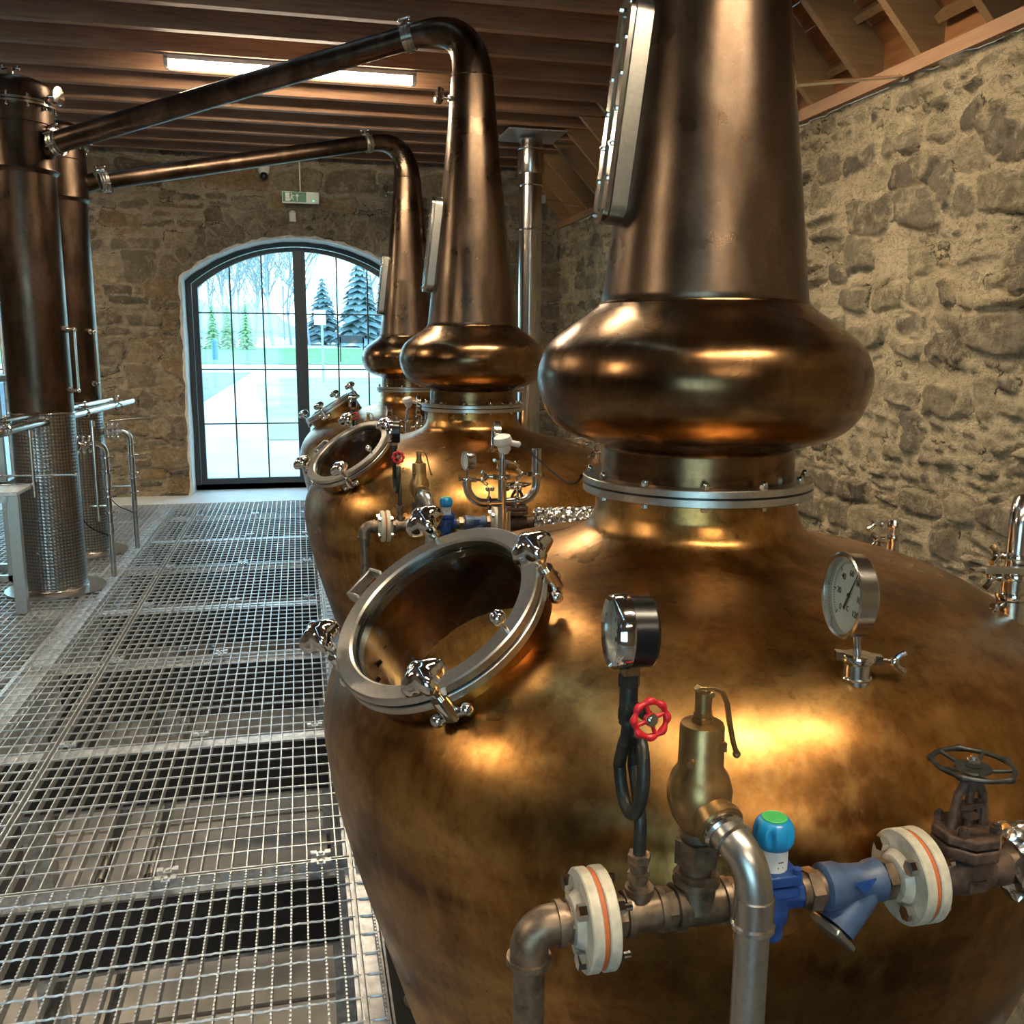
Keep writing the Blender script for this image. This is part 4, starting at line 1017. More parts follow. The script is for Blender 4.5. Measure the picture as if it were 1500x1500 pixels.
    m = MB(); m.box(q + ld * .098, (.060, .060, .012), ld.to_track_quat('Z', 'Y').to_matrix()); cp = mesh_obj('screen_cover', m, 'steel_brushed', t, bevel=.004)
    # raised arrow mark on the body
    m = MB(); c = V((.842, Y - .0305, Z + .012)); m.ring_strip([[c + V((-.020, 0, .010)), c + V((.020, 0, .012)), c + V((.0, -.002, -.010))], [c + V((-.020, -.003, .010)), c + V((.020, -.003, .012)), c + V((.0, -.006, -.010))]]); mesh_obj('flow_mark', m, 'blue', b_, smooth=0)
    m = MB(); m.hexn((.893, Y, Z), (.908, Y, Z), .033); m.cyl((.885, Y, Z), (.92, Y, Z), .026, 20); mesh_obj('nipple', m, 'iron', t, smooth=25)
    # rusty globe valve
    gx = 1.065; t = thing('globe_valve', (gx, Y, Z), 'rusty brown globe valve with a spoked handwheel, %s' % which, 'valve'); roots.append(t); t.location.x -= .018
    m = MB(); m.lathe([(.024, .985), (.031, .990), (.031, 1.005), (.027, 1.015), (.034, 1.035), (.038, 1.065), (.034, 1.095), (.028, 1.112), (.031, 1.120), (.031, 1.140), (.024, 1.145)], (0, Y, Z - .006), (1, 0, 0), 28); m.box((gx, Y - .03, Z - .012), (.032, .02, .020))
    mesh_obj('body', m, 'rust', t, smooth=40, bevel=.001)
    m = MB(); m.lathe([(.054, .788), (.056, .791), (.056, .806), (.054, .809), (0, .809)], (gx, Y, 0), (0, 0, 1), 8, phase=PI / 8); m.lathe([(.053, .812), (.055, .814), (.055, .826), (.052, .829), (0, .829)], (gx, Y, 0), (0, 0, 1), 8, phase=PI / 8)
    bo = mesh_obj('bonnet', m, 'rust', t, smooth=25, bevel=.004)
    for k in range(4):
        a = PI / 4 + k * PI / 2; b = MB(); b.hexn((gx + .042 * math.cos(a), Y + .042 * math.sin(a), .829), (gx + .042 * math.cos(a), Y + .042 * math.sin(a), .840), .009); b.cyl((gx + .042 * math.cos(a), Y + .042 * math.sin(a), .80), (gx + .042 * math.cos(a), Y + .042 * math.sin(a), .845), .005, 10); mesh_obj('bolt', b, 'rust', bo, smooth=25)
    m = MB()
    for s in (-1, 1): m.tube([V((gx + s * .030, Y, .826)), V((gx + s * .027, Y, .86)), V((gx + s * .023, Y, .885)), V((gx + s * .010, Y, .905))], [.009, .0075, .0075, .009], 10)
    m.cyl((gx, Y, .898), (gx, Y, .916), .015, 20); m.cyl((gx, Y, .83), (gx, Y, .945), .0075, 14); m.hexn((gx, Y, .845), (gx, Y, .857), .014); m.box((gx, Y, .866), (.045, .018, .009)); m.cyl((gx - .019, Y, .84), (gx - .019, Y, .876), .0035, 8); m.cyl((gx + .019, Y, .84), (gx + .019, Y, .876), .0035, 8)
    mesh_obj('yoke', m, 'rust', t, smooth=40)
    m = MB(); hz = .932; pts = []; rr = []
    for i in range(80):
        a = 2 * PI * i / 80; k = max(0, math.cos(5 * a)) ** 6; pts.append(V((gx + (.060 + .004 * k) * math.cos(a), Y + (.060 + .004 * k) * math.sin(a), hz + .004))); rr.append(.0042 + .0022 * k)
    m.tube(pts, rr, 10, closed=True)
    for k in range(5):
        a = 2 * PI * k / 5 + .63; m.tube([V((gx + .008 * math.cos(a), Y + .008 * math.sin(a), hz - .004)), V((gx + .032 * math.cos(a), Y + .032 * math.sin(a), hz - .002)), V((gx + .059 * math.cos(a), Y + .059 * math.sin(a), hz + .004))], .0035, 8)
    m.cyl((gx, Y, hz - .010), (gx, Y, hz + .004), .013, 18); m.lathe([(.012, .0), (.030, .002), (.028, .005), (.012, .006)], (gx, Y, hz - .004), (0, 0, 1), 24); w = mesh_obj('handwheel', m, 'siphon', t, smooth=50)
    b = MB(); b.hexn((gx, Y, hz + .004), (gx, Y, hz + .014), .010); b.cyl((gx, Y, hz + .01), (gx, Y, hz + .019), .005, 10); mesh_obj('hub_nut', b, 'steel', w, smooth=25)
    # foil lagged pipe continuing to the wall
    m = MB(); rings = []; rs = random.Random(5); n_ = 40
    for i in range(n_):
        x = 1.128 + .42 * i / (n_ - 1); rings.append([V((x + rs.uniform(-.004, .004), Y + (.060 + rs.uniform(-.006, .007)) * (1 if i else .8) * math.cos(2 * PI * j / 28), Z + (.060 + rs.uniform(-.006, .007)) * (1 if i else .8) * math.sin(2 * PI * j / 28))) for j in range(28)])
    m.ring_strip(rings); o = tag(mesh_obj('lagged_pipe', m, 'foil', smooth=0), 'silver foil wrapped pipe leading right from the rusty valve, %s' % which, 'pipe'); roots.append(o)
    return roots
def dial_marks(parent, c, n, gu, gv, R, labels, unit, nt, red=False):
    m = MB(); span = math.radians(270); a0 = math.radians(225)
    for i in range(nt + 1):
        a = a0 - span * i / nt; e = gu * math.cos(a) + gv * math.sin(a); tt = gu * -math.sin(a) + gv * math.cos(a); big = i % (nt // (len(labels) - 1)) == 0
        r0 = R * (.84 if big else .92); w = R * (.022 if big else .012)
        m.add([c + e * r0 - tt * w, c + e * R - tt * w, c + e * R + tt * w, c + e * r0 + tt * w], [(0, 1, 2, 3)])
    mesh_obj('scale_marks', m, 'ink', parent, smooth=0)
    for i, s in enumerate(labels):
        a = a0 - span * i / (len(labels) - 1); e = gu * math.cos(a) + gv * math.sin(a); text_mesh('numeral', s, R * .26, c + e * R * .64, gu, gv, 'ink', parent)
    text_mesh('unit_print', unit, R * .22, c - gv * R * .40, gu, gv, 'ink', parent)
    m = MB(); a = math.radians(62); e = gu * math.cos(a) + gv * math.sin(a); tt = gu * -math.sin(a) + gv * math.cos(a); k = c + n * .001
    m.add([k - e * R * .52 - tt * R * .06, k + e * R * .90 - tt * R * .01, k + e * R * .90 + tt * R * .01, k - e * R * .52 + tt * R * .06], [(0, 1, 2, 3)]); m.lathe([(0, .0), (R * .07, .0), (R * .07, .002), (0, .002)], k, n, 16); mesh_obj('pointer', m, 'ink', parent, smooth=0)

# ------------------------------------------------------------------ thermometer, small ferrules, vent assembly on each pot
def ferrule(mb, p, d, r, h): mb.cyl(p, V(p) + V(d) * h, r, 20)
def clamp_obj(parent, p, wing, r=.026, name='clamp'):
    m = MB(); clampset(m, p, wing, r); return mesh_obj(name, m, 'chrome', parent)
def clampset(mb, p, wing, r=.026):
    """tri clamp around z axis at p with wing nut toward direction wing"""
    p = V(p); w = V(wing).normalized(); mb.lathe([(r * .9, -.008), (r * 1.25, -.006), (r * 1.30, 0), (r * 1.25, .006), (r * .9, .008)], p, (0, 0, 1), 28)
    s = V((0, 0, 1)).cross(w); q = p + w * r * 1.35; mb.box(q, (.022, .018, .018), Matrix((w, s, V((0, 0, 1)))).transposed()); mb.cyl(q, q + w * .028, .0045, 10)
    k = q + w * .034; mb.sphere(k, .010, 12, 8)
    for sg in (-1, 1): mb.tube([k, k + V((0, 0, 1)) * .012 * sg + w * .010 + s * .004, k + V((0, 0, 1)) * .019 * sg + w * .022 + s * .006], [.007, .0065, .0075], 10)
    mb.box(p - w * r * 1.35, (.016, .020, .016), Matrix((w, s, V((0, 0, 1)))).transposed())
def pot_fittings(which, first=True):
    roots = []
    t = thing('thermometer', (1.040, 1.51, .955), 'large round white dial thermometer clamped on the front of %s' % which, 'thermometer'); roots.append(t)
    bx, by = 1.036, 1.515
    m = MB(); m.lathe([(.026, .95), (.026, 1.000), (.022, 1.004)], (bx, by, 0), (0, 0, 1), 28); m.torus((bx, by, .972), (0, 0, 1), .027, .003, 28, 6); mesh_obj('socket', m, 'steel', t)
    m = MB(); clampset(m, (bx, by, 1.012), (.95, -.30, -.10)); mesh_obj('clamp', m, 'chrome', t)
    m = MB(); m.cyl((bx, by, 1.01), (bx - .006, by, 1.055), .008, 12); mesh_obj('stem', m, 'steel', t)
    c = V((bx - .034, by, 1.137)); n = V((-1, .12, .05)).normalized(); gv = V((0, 0, 1)); gv = (gv - n * gv.dot(n)).normalized(); gu = gv.cross(n)
    m = MB(); m.lathe([(0, -.026), (.076, -.026), (.080, -.022), (.080, .004), (.083, .006), (.083, .011), (.079, .013), (.074, .011), (.074, -.010), (0, -.010)], c, n, 96); mesh_obj('case', m, 'steel', t, smooth=35)
    mesh_obj('dial', MB().lathe([(0, -.009), (.0745, -.009), (.0745, -.006), (0, -.006)], c, n, 64), 'dial', t, smooth=20)
    dial_marks(t, c - n * .0055, n, gu, gv, .066, ['0', '20', '40', '60', '80', '100', '120'], 'C', 60)
    mesh_obj('glass', MB().lathe([(0, .008), (.076, .008), (.076, .010), (0, .010)], c, n, 64), 'glass', t, smooth=20)
    # small capped port on the far right shoulder
    px, py = 1.745, 2.42
    t = thing('capped_port', (px, py, .975), 'small stainless capped port with wing clamps on the right shoulder of %s' % which, 'fitting'); roots.append(t)
    m = MB(); m.cyl((px, py, .955), (px, py, 1.035), .019, 24); mesh_obj('stub', m, 'steel', t)
    clamp_obj(t, (px, py, 1.035), (-1, -.15, -.05), .022); clamp_obj(t, (px, py, 1.075), (-1, .1, .05), .022)
    m = MB(); m.cyl((px, py, 1.035), (px, py, 1.072), .017, 20); m.lathe([(.022, 1.074), (.024, 1.082), (.020, 1.090), (0, 1.091)], (px, py, 0), (0, 0, 1), 24); mesh_obj('cap', m, 'steel', t)
    # vent branch with elbow at the right front
    px, py = 1.672, 1.845
    t = thing('vent_branch', (px, py, .95), 'stainless elbow vent with flat bar on the right side of %s' % which, 'fitting'); roots.append(t)
    m = MB(); m.lathe([(.034, .945), (.034, 1.000), (.037, 1.003), (.034, 1.006), (.026, 1.010), (.026, 1.05)], (px, py, 0), (0, 0, 1), 32); mesh_obj('stub', m, 'steel', t)
    clamp_obj(t, (px, py, 1.012), (-1, -.35, -.35), .030); clamp_obj(t, (px, py, 1.060), (-1, -.1, .0), .028); clamp_obj(t, (px, py, 1.108), (-1, -.2, .15), .028)
    m = MB(); m.cyl((px, py, 1.05), (px, py, 1.11), .024, 24); m.tube(corner((px, py, 1.11), (px, py, 1.235), (px + .5, py + .5, 1.235), .06), .024, 24); mesh_obj('elbow', m, 'steel', t, smooth=60)
    m = MB(); m.box((px + .02, py - .045, 1.084), (.30, .022, .014), Matrix.Rotation(.05, 3, 'Y')); m.box((px - .138, py - .045, 1.094), (.04, .018, .006)); mesh_obj('flat_bar', m, 'steel_brushed', t, bevel=.001)
    return roots
NAMES = ['the nearest still', 'the middle still', 'the farthest still']
for i, (sx, sy, dz) in enumerate(ST):
    d = V((sx - ST[0][0], sy - ST[0][1], 0))
    for r in manifold(NAMES[i]): r.location = r.location + d + V((0, 0, dz))
    for r in pot_fittings(NAMES[i]): r.location = r.location + d + V((0, 0, dz))

# ------------------------------------------------------------------ instrument tree standing behind a still
def instrument_tree(which, off):
    px, py = .792, 3.62; P = lambda x, y, z: V((px + x, py + y, z))
    t = thing('instrument_tree', (px, py, -2.3), 'stainless pipe cross with elbows and white transmitter head behind %s' % which, 'fitting')
    m = MB(); m.cyl(P(0, 0, -2.3), P(0, 0, .80), .030, 20); m.cyl(P(0, 0, .80), P(0, 0, 1.075), .0175, 20); m.cyl(P(.022, .03, .7), P(.022, .03, .93), .020, 16); mesh_obj('riser', m, 'steel', t, smooth=60)
    m = MB(); m.tube(corner(P(0, 0, .972), P(-.145, 0, .972), P(-.145, 0, 1.07), .075), .0175, 18); m.tube(corner(P(0, 0, .972), P(.150, .03, .972), P(.150, .03, 1.08), .075), .0175, 18); mesh_obj('elbows', m, 'steel', t, smooth=60)
    clamp_obj(t, P(-.145, 0, 1.07), (1, -.1, -.05), .020); clamp_obj(t, P(.150, .03, 1.08), (-1, .1, .05), .020); clamp_obj(t, P(0, 0, 1.075), (-1, .2, .05), .020); clamp_obj(t, P(.035, .02, 1.03), (.6, .6, .1), .018)
    for x in (-.055, .06):
        m = MB(); p = P(x, 0, .972); m.lathe([(.018, -.008), (.027, -.006), (.028, 0), (.027, .006), (.018, .008)], p, (1, 0, 0), 24); m.cyl(p + V((0, 0, .028)), p + V((0, -.01, .055)), .004, 8); m.sphere(p + V((-.008, -.01, .058)), .010, 10, 8); m.sphere(p + V((.012, -.01, .058)), .010, 10, 8); mesh_obj('clamp', m, 'chrome', t)
    m = MB(); m.cyl(P(.150, .03, 1.08), P(.150, .03, 1.185), .0195, 20); m.lathe([(.0195, 1.18), (.021, 1.183), (.0195, 1.186)], P(.150, .03, 0), (0, 0, 1), 20); mesh_obj('capped_leg', m, 'steel', t)
    c = P(-.148, 0, 1.145); n = V((-1, -.25, 0)).normalized(); m = MB(); m.cyl(P(-.145, 0, 1.075), P(-.145, 0, 1.11), .006, 10)
    m.lathe([(0, -.03), (.034, -.03), (.036, -.026), (.036, 0), (.039, .002), (.039, .006), (.034, .008), (.034, -.004), (0, -.004)], c, n, 40); g = mesh_obj('small_gauge', m, 'steel', t, smooth=35)
    mesh_obj('dial', MB().lathe([(0, -.003), (.033, -.003), (.033, -.001), (0, -.001)], c, n, 32), 'dial', g, smooth=20)
    m = MB(); m.cyl(P(0, 0, 1.08), P(0, 0, 1.15), .014, 18); m.cyl(P(0, 0, 1.15), P(.004, 0, 1.175), .008, 12); mesh_obj('thermowell', m, 'steel', t)
    m = MB(); ax = V((-.25, -.15, 1)).normalized(); m.lathe([(.014, 1.165 - 1.2), (.026, -.020), (.026, .0), (.037, .010), (.038, .022), (.034, .036), (.020, .043), (0, .044)], P(.005, 0, 1.205), ax, 32); m.cyl(P(.03, 0, 1.215), P(.062, 0, 1.208), .012, 14); m.sphere(P(.064, 0, 1.208), .013, 12, 8); h = mesh_obj('transmitter_head', m, 'white', t, smooth=40); h['label'] = 'white transmitter head'
    m = MB(); q = V((ST[0][0] - .30, ST[0][1] + .06, 1.262)) if off == 0 else V((ST[1][0] - .30 - (ST[1][0] - ST[0][0]), ST[0][1] + .06, 1.262))
    m.tube(bez(P(.06, 0, 1.208), P(.15, 0, 1.17), P(.16, -.45, 1.05), q, 24), .0036, 6); cb = mesh_obj('cable', m, 'cable', t)
    t.location = t.location + V(((ST[1][0] - ST[0][0]) * off, 3.13 * off, -.02 * off))
instrument_tree('the nearest still', 0); instrument_tree('the middle still', 1)

# ------------------------------------------------------------------ flue and stays
FX, FY = 2.09, 8.43
t = thing('flue_pipe', (FX, FY, -2.3), 'tall bright stainless flue pipe rising to the ceiling near the corner', 'flue')
m = MB(); m.cyl((FX, FY, -2.3), (FX, FY, 3.4), .105, 48); mesh_obj('pipe', m, 'steel', t)
m = MB()
for z in (2.63, 3.01, 1.55, .45): m.torus((FX, FY, z), (0, 0, 1), .107, .008, 48, 8); m.box((FX - .125, FY - .02, z), (.03, .012, .018)) 
mesh_obj('joint_band', m, 'chrome', t)
m = MB(); m.lathe([(.117, 3.11), (.119, 3.115), (.119, 3.31), (.124, 3.315), (.124, 3.325), (.117, 3.33)], (FX, FY, 0), (0, 0, 1), 48); mesh_obj('sleeve', m, 'steel', t)
m = MB(); m.box((FX, FY, 3.435), (.52, .52, .012)); mesh_obj('ceiling_plate', m, 'galv', t, smooth=0)
m = MB(); m.box((FX + .12, FY, 2.90), (.035, .05, .07)); mesh_obj('bracket', m, 'white', t, bevel=.004)
def rod(a, b, r, lab):
    m = MB(); m.cyl(a, b, r, 10); m.sphere(a, r * 2.2, 10, 8); m.sphere(b, r * 2.2, 10, 8); return tag(mesh_obj('stay_rod', m, 'steel'), lab, 'rod', 'steel stay rods')
rod((FX + .13, FY, 2.90), (2.86, FY + .34, 2.89), .0055, 'thin steel stay rod from the flue pipe to the right wall')
rod((1.19, 2.42, 2.28), (2.865, 4.19, 2.88), .0085, 'steel stay rod from the nearest still neck to the right wall plate')

# ------------------------------------------------------------------ ceiling lights
def lamp(x, y, z, lab, L=1.6, skirt=0):
    t = thing('ceiling_light', (x, y, z + .06), lab, 'light', 'strip lights under the joists')
    m = MB(); m.box((x, y, z + .045), (L + .06, .13, .03)); m.box((x - L / 2 - .015, y, z + .02), (.03, .13, .06)); m.box((x + L / 2 + .015, y, z + .02), (.03, .13, .06))
    if skirt:  # skirts added to block sideways light from reaching the joists
        for s in (-1, 1): m.box((x, y + s * .072, z + .02), (L + .06, .008, .09)); m.box((x + s * (L / 2 + .03), y, z + .02), (.008, .15, .09))
    mesh_obj('housing', m, 'white', t, bevel=.004)
    m = MB(); rings = []
    for s in (-L / 2, L / 2): rings.append([V((x + s, y + .055 * math.cos(PI + PI * k / 10), z + .03 + .045 * math.sin(PI + PI * k / 10))) for k in range(11)])
    m.ring_strip(rings); mesh_obj('diffuser', m, 'lamp', t, smooth=60)
lamp(.04, 6.87, 3.40, 'lit strip light under the joists, half hidden behind the long copper pipe')
lamp(1.2, 3.9, 3.40, 'strip light overhead out of view, above the gap between the first two stills', 1.6, 1)
lamp(1.1, .5, 3.40, 'strip light overhead out of view, above the viewer', 1.6, 1)
lamp(.6, -2.2, 3.40, 'strip light overhead out of view, behind the viewer', 1.6, 1)
lamp(-3.6, 1.6, 3.40, 'strip light overhead out of view on the left, nearest the back wall', 1.6, 1)
lamp(-3.6, 5.6, 3.40, 'strip light overhead out of view on the left, toward the end wall', 1.6, 1)
lamp(-3.2, 1.2, -.45, 'unseen strip light added below the platform on the left, nearest the back wall', 1.2, 1)  # added out of sight to brighten the slabs under the grating
lamp(-3.2, 4.6, -.45, 'unseen strip light added below the platform on the left, toward the end wall', 1.2, 1)  # second added light for the slabs below

lamp(-3.6, 8.8, 3.40, 'unseen strip light added on the left to brighten the end wall', 1.6, 1)  # extra light added because the end wall came out too dark
# ------------------------------------------------------------------ signs and devices on the end wall
t = thing('exit_sign', (.085, 10.12, 3.02), 'green and white running man exit sign hanging above the glass door', 'sign')
m = MB(); m.box((.085, 10.12, 3.075), (.37, .03, .115)); b_ = mesh_obj('housing', m, 'exit_white', t, bevel=.004)
m = MB(); m.box((.025, 10.102, 3.078), (.235, .004, .098)); mesh_obj('green_panel', m, 'exit_green', t, smooth=0)
m = MB(); y = 10.0985
m.box((-.045, y, 3.078), (.042, .003, .082)); m.box((.052, y, 3.062), (.012, .003, .050)); m.add([(.032, y, 3.085), (.072, y, 3.085), (.052, y, 3.112)], [(0, 1, 2)]); m.sphere((-.005, y, 3.110), .009, 10, 6, (1, 1, .9))
m.box((-.002, y, 3.085), (.016, .003, .030), Matrix.Rotation(.35, 3, 'Y')); m.box((.008, y, 3.060), (.008, .003, .034), Matrix.Rotation(-.5, 3, 'Y')); m.box((-.012, y, 3.060), (.008, .003, .034), Matrix.Rotation(.6, 3, 'Y')); m.box((.010, y, 3.092), (.028, .003, .007), Matrix.Rotation(.3, 3, 'Y'))
mesh_obj('pictogram', m, 'exit_white', t, smooth=0)
m = MB(); m.box((.205, 10.102, 3.078), (.11, .004, .008)); mesh_obj('white_stripe', m, 'exit_white', t, smooth=0)
mesh_obj('indicator', MB().sphere((.215, 10.10, 3.045), .006, 10, 6), 'led_green', t)
m = MB(); m.cyl((.085, 10.125, 3.13), (.085, 10.125, 3.46), .007, 10); mesh_obj('conduit', m, 'white', t)
t = thing('security_camera', (-.27, 10.2, 3.27), 'small dome security camera high on the end wall left of the exit sign', 'camera')
m = MB(); m.lathe([(.060, 3.44), (.062, 3.38), (.056, 3.32), (.035, 3.285), (0, 3.28)], (-.27, 10.17, 0), (0, 0, 1), 32); m.box((-.27, 10.23, 3.42), (.09, .14, .06)); mesh_obj('housing', m, 'white', t, bevel=.004)
mesh_obj('lens_dome', MB().sphere((-.27, 10.145, 3.275), .042, 24, 16), 'black', t)
m = MB(); m.lathe([(.034, 0), (.034, .02), (.028, .03), (0, .032)], (.0, 10.28, 2.935), (0, -1, 0), 24); m.box((0, 10.265, 2.90), (.066, .04, .09)); tag(mesh_obj('door_sensor', m, 'white', bevel=.01), 'small white sensor on the stone just above the door arch', 'sensor')

# ------------------------------------------------------------------ rails, table and small pipes near the columns
def rail(pts, r, lab, mat='steel'):
    m = MB(); m.tube(pts, r, 20); return tag(mesh_obj('pipe_rail', m, mat, smooth=60), lab, 'pipe', 'stainless pipes in front of the columns')
r1 = rail(corner((-4.2, 5.52, 1.105), (-1.62, 5.52, 1.105), (-1.34, 8.15, 1.13), .10), .024, 'thick stainless pipe bending past the condenser columns, lower front one of the pair')
r2 = rail(corner((-4.2, 5.60, 1.155), (-1.66, 5.62, 1.155), (-1.42, 7.70, 1.165), .08), .020, 'stainless pipe just behind the thick one, upper back one of the pair')
for (x, y) in ((-1.60, 5.66), (-1.52, 6.42), (-1.46, 7.0), (-1.37, 7.72)):
    m = MB(); m.torus((x, y, 1.112), (.1, 1, 0), .027, .006, 20, 8); m.cyl((x, y, 1.14), (x, y, 1.19), .006, 8); m.sphere((x, y, 1.19), .011, 10, 8); m.cyl((x - .03, y, 1.16), (x + .03, y, 1.16), .006, 8); mesh_obj('clamp', m, 'chrome', r1)
for x, y, z0, lab in ((-1.555, 5.95, .70, 'thin vertical tube hanging from the rail in front of the nearer column'), (-1.345, 6.62, .42, 'thin vertical tube beside the nearer column')):
    m = MB(); m.cyl((x, y, z0), (x, y, 1.09), .009, 10); m.cyl((x, y, z0 - .01), (x, y, z0 + .03), .015, 12); m.cyl((x, y, 1.05), (x, y, 1.085), .016, 12); tag(mesh_obj('drop_tube', m, 'steel'), lab, 'pipe')
for z, x1, lab in ((.79, -1.37, 'thin stainless tube crossing in front of the nearer column, upper one'), (.735, -1.62, 'thin stainless tube crossing in front of the nearer column, lower one')):
    m = MB(); m.cyl((-4.0, 6.17, z + .01), (x1, 6.17, z), .007, 10); m.sphere((x1, 6.17, z), .012, 10, 8); tag(mesh_obj('thin_tube', m, 'steel'), lab, 'pipe')
def drop(X, Y, xc, yc, lab):
    t = thing('drain_pipe', (X, Y, 0), lab, 'pipe', 'clamped drain pipes beside the columns')
    m = MB(); m.tube(corner((xc, yc, .93), (X, Y, .93), (X, Y, 0.0), .07), .019, 18); mesh_obj('pipe', m, 'steel', t, smooth=60)
    for z in (.83, .74, .60, .56, .45): m = MB(); m.lathe([(.018, -.008), (.030, -.006), (.031, 0), (.030, .006), (.018, .008)], (X, Y, z), (0, 0, 1), 20); m.cyl((X + .02, Y, z), (X + .05, Y - .01, z + .004), .007, 10); mesh_obj('clamp', m, 'chrome', t)
    d = (V((X, Y, .93)) - V((xc, yc, .93))).normalized()
    for s in (.25, .42, .58):
        m = MB(); p = V((xc, yc, .93)).lerp(V((X, Y, .93)), s); m.lathe([(.018, -.008), (.030, -.006), (.031, 0), (.030, .006), (.018, .008)], p, d, 20); m.cyl(p, p + V((0, 0, .05)), .006, 8); m.sphere(p + V((0, 0, .052)), .010, 8, 6); m.cyl(p, p - V((0, 0, .045)), .006, 8); m.sphere(p - V((0, 0, .047)), .010, 8, 6); mesh_obj('clamp', m, 'chrome', t)
    mesh_obj('valve', MB().cyl((X, Y, .62), (X, Y, .72), .023, 18), 'steel_brushed', t); mesh_obj('sample_tube', MB().cyl((X - .16, Y - .01, .50), (X, Y, .50), .008, 10), 'steel', t); mesh_obj('coupling', MB().cyl((X, Y, .30), (X, Y, .38), .021, 18), 'steel_brushed', t)
    m = MB(); m.tube(bez((X - .18, Y, .42), (X - .12, Y, .30), (X - .05, Y, .33), (X, Y, .27), 12), .004, 6); mesh_obj('cable', m, 'cable', t)
drop(-1.295, 6.72, -1.48, 6.52, 'clamped stainless drain pipe standing beside the nearer column')
drop(-1.285, 7.64, -1.50, 7.62, 'clamped stainless drain pipe standing beside the farther column')
m = MB(); m.cyl((-1.48, 7.85, .99), (-1.20, 8.05, 1.0), .012, 12); tag(mesh_obj('short_tube', m, 'steel'), 'short horizontal stainless tube behind the farther column', 'pipe')
t = thing('steel_table', (-2.4, 5.95, 0), 'stainless steel table with square legs at the left edge', 'table')
m = MB(); m.box((-2.42, 5.98, .728), (1.60, .30, .022)); mesh_obj('table_top', m, 'galv', t, bevel=.003)
for x in (-1.655, -3.18):
    for y in (5.87,): m = MB(); m.box((x, y, .359), (.065, .05, .716)); mesh_obj('leg', m, 'steel_brushed' if y < 6 else 'galv', t, bevel=.002)
m = MB(); m.box((-2.42, 5.86, .70), (1.5, .03, .05)); mesh_obj('apron', m, 'galv', t, smooth=0)
t = thing('spirit_cabinet', (-2.36, 6.9, .0), 'pale glass fronted stainless cabinet half hidden behind the nearer column', 'cabinet')
m = MB()
for x in (-2.78, -1.94):
    for y in (6.72, 7.08): m.box((x, y, .68), (.04, .04, 1.36))
for z in (.02, .66, 1.36): m.box((-2.36, 6.72, z), (.88, .04, .04)); m.box((-2.36, 7.08, z), (.88, .04, .04)); m.box((-2.78, 6.9, z), (.04, .36, .04)); m.box((-1.94, 6.9, z), (.04, .36, .04))
mesh_obj('frame', m, 'steel_brushed', t, smooth=0)
m = MB(); m.box((-2.36, 6.72, 1.0), (.8, .006, .66)); m.box((-1.94, 6.9, 1.0), (.006, .32, .66)); m.box((-2.36, 6.72, .34), (.8, .006, .6)); m.box((-1.94, 6.9, .34), (.006, .32, .6)); mesh_obj('glass', m, 'glass', t, smooth=0)

for i, (x0, x1) in enumerate(((.19, 1.55), (1.56, 2.82))):
    grating(x0, x1, -1.2, .82, 'steel grating panel out of view beside the viewer, ' + ['left one', 'right one by the stone wall'][i])  # unseen panels added so the pots reflect dark grating
grating(-2.45, .17, -1.2, .54, 'steel grating panel out of view under the viewer')
# ------------------------------------------------------------------ outside
def gz(y): return -.12 + max(0, y - 14) * .03
def patch(name, poly, mat, lift, lab=None):
    # polygon strip given as (y, x0, x1) rows
    m = MB(); rows = [[V((x0, y, gz(y) + lift)), V((x1, y, gz(y) + lift))] for y, x0, x1 in poly]
    m.ring_strip(rows, False, (False, False)); o = struct(name, m, mat, 0, lab); return o
patch('ground', [(10.95, -60, 50), (14, -60, 50), (40, -60, 50), (90, -90, 90)], 'paving', 0, 'pale gravel forecourt outside the glass door')
patch('verge', [(16.5, -.55, 30), (20, -.65, 30), (24, -.9, 30), (30, -1.3, 30), (33, -.6, 30)], 'verge', .012, 'pale grass verge outside right of the path')
patch('road', [(21, -9, -2.5), (24, -9, -2.3), (30, -12, -2.0), (36, -14, -1.7)], 'road', .012, 'blue grey wet road outside')
patch('lawn', [(42, -40, 40), (50, -50, 50), (62, -60, 60)], 'lawn', .02, 'green lawn beyond the road')
rt = random.Random(11)
def tree(x, y, h, lab, spread=.30, n0=6):
    m = MB(); z0 = gz(y) - .1
    def br(p, d, L, r, lev):
        q = p + d * L * .5 + V((rt.uniform(-.05, .05), rt.uniform(-.05, .05), 0)) * L; e = q + (d + V((rt.uniform(-.15, .15), 0, .12))).normalized() * L * .5
        m.tube([p, q, e], [r, r * .82, r * .6], 5 if lev < 2 else 4, cap=False)
        if lev >= 4: return
        k = 3 if lev else n0
        for i in range(k + (lev > 1)):
            t = rt.uniform(.35, 1.0); b = p.lerp(q, t * 2) if t < .5 else q.lerp(e, t * 2 - 1)
            a = rt.uniform(0, 2 * PI); nd = (d + V((math.cos(a), math.sin(a) * .6, rt.uniform(-.1, .5))) * rt.uniform(.45, .95)).normalized()
            br(b, nd, L * rt.uniform(.50, .70), r * .55, lev + 1)
    br(V((x, y, z0)), V((rt.uniform(-.06, .06), 0, 1)).normalized(), h * .52, h * .009, 0)
    return tag(mesh_obj('bare_tree', m, 'bark', smooth=60), lab, 'tree', 'bare trees beyond the lawn')
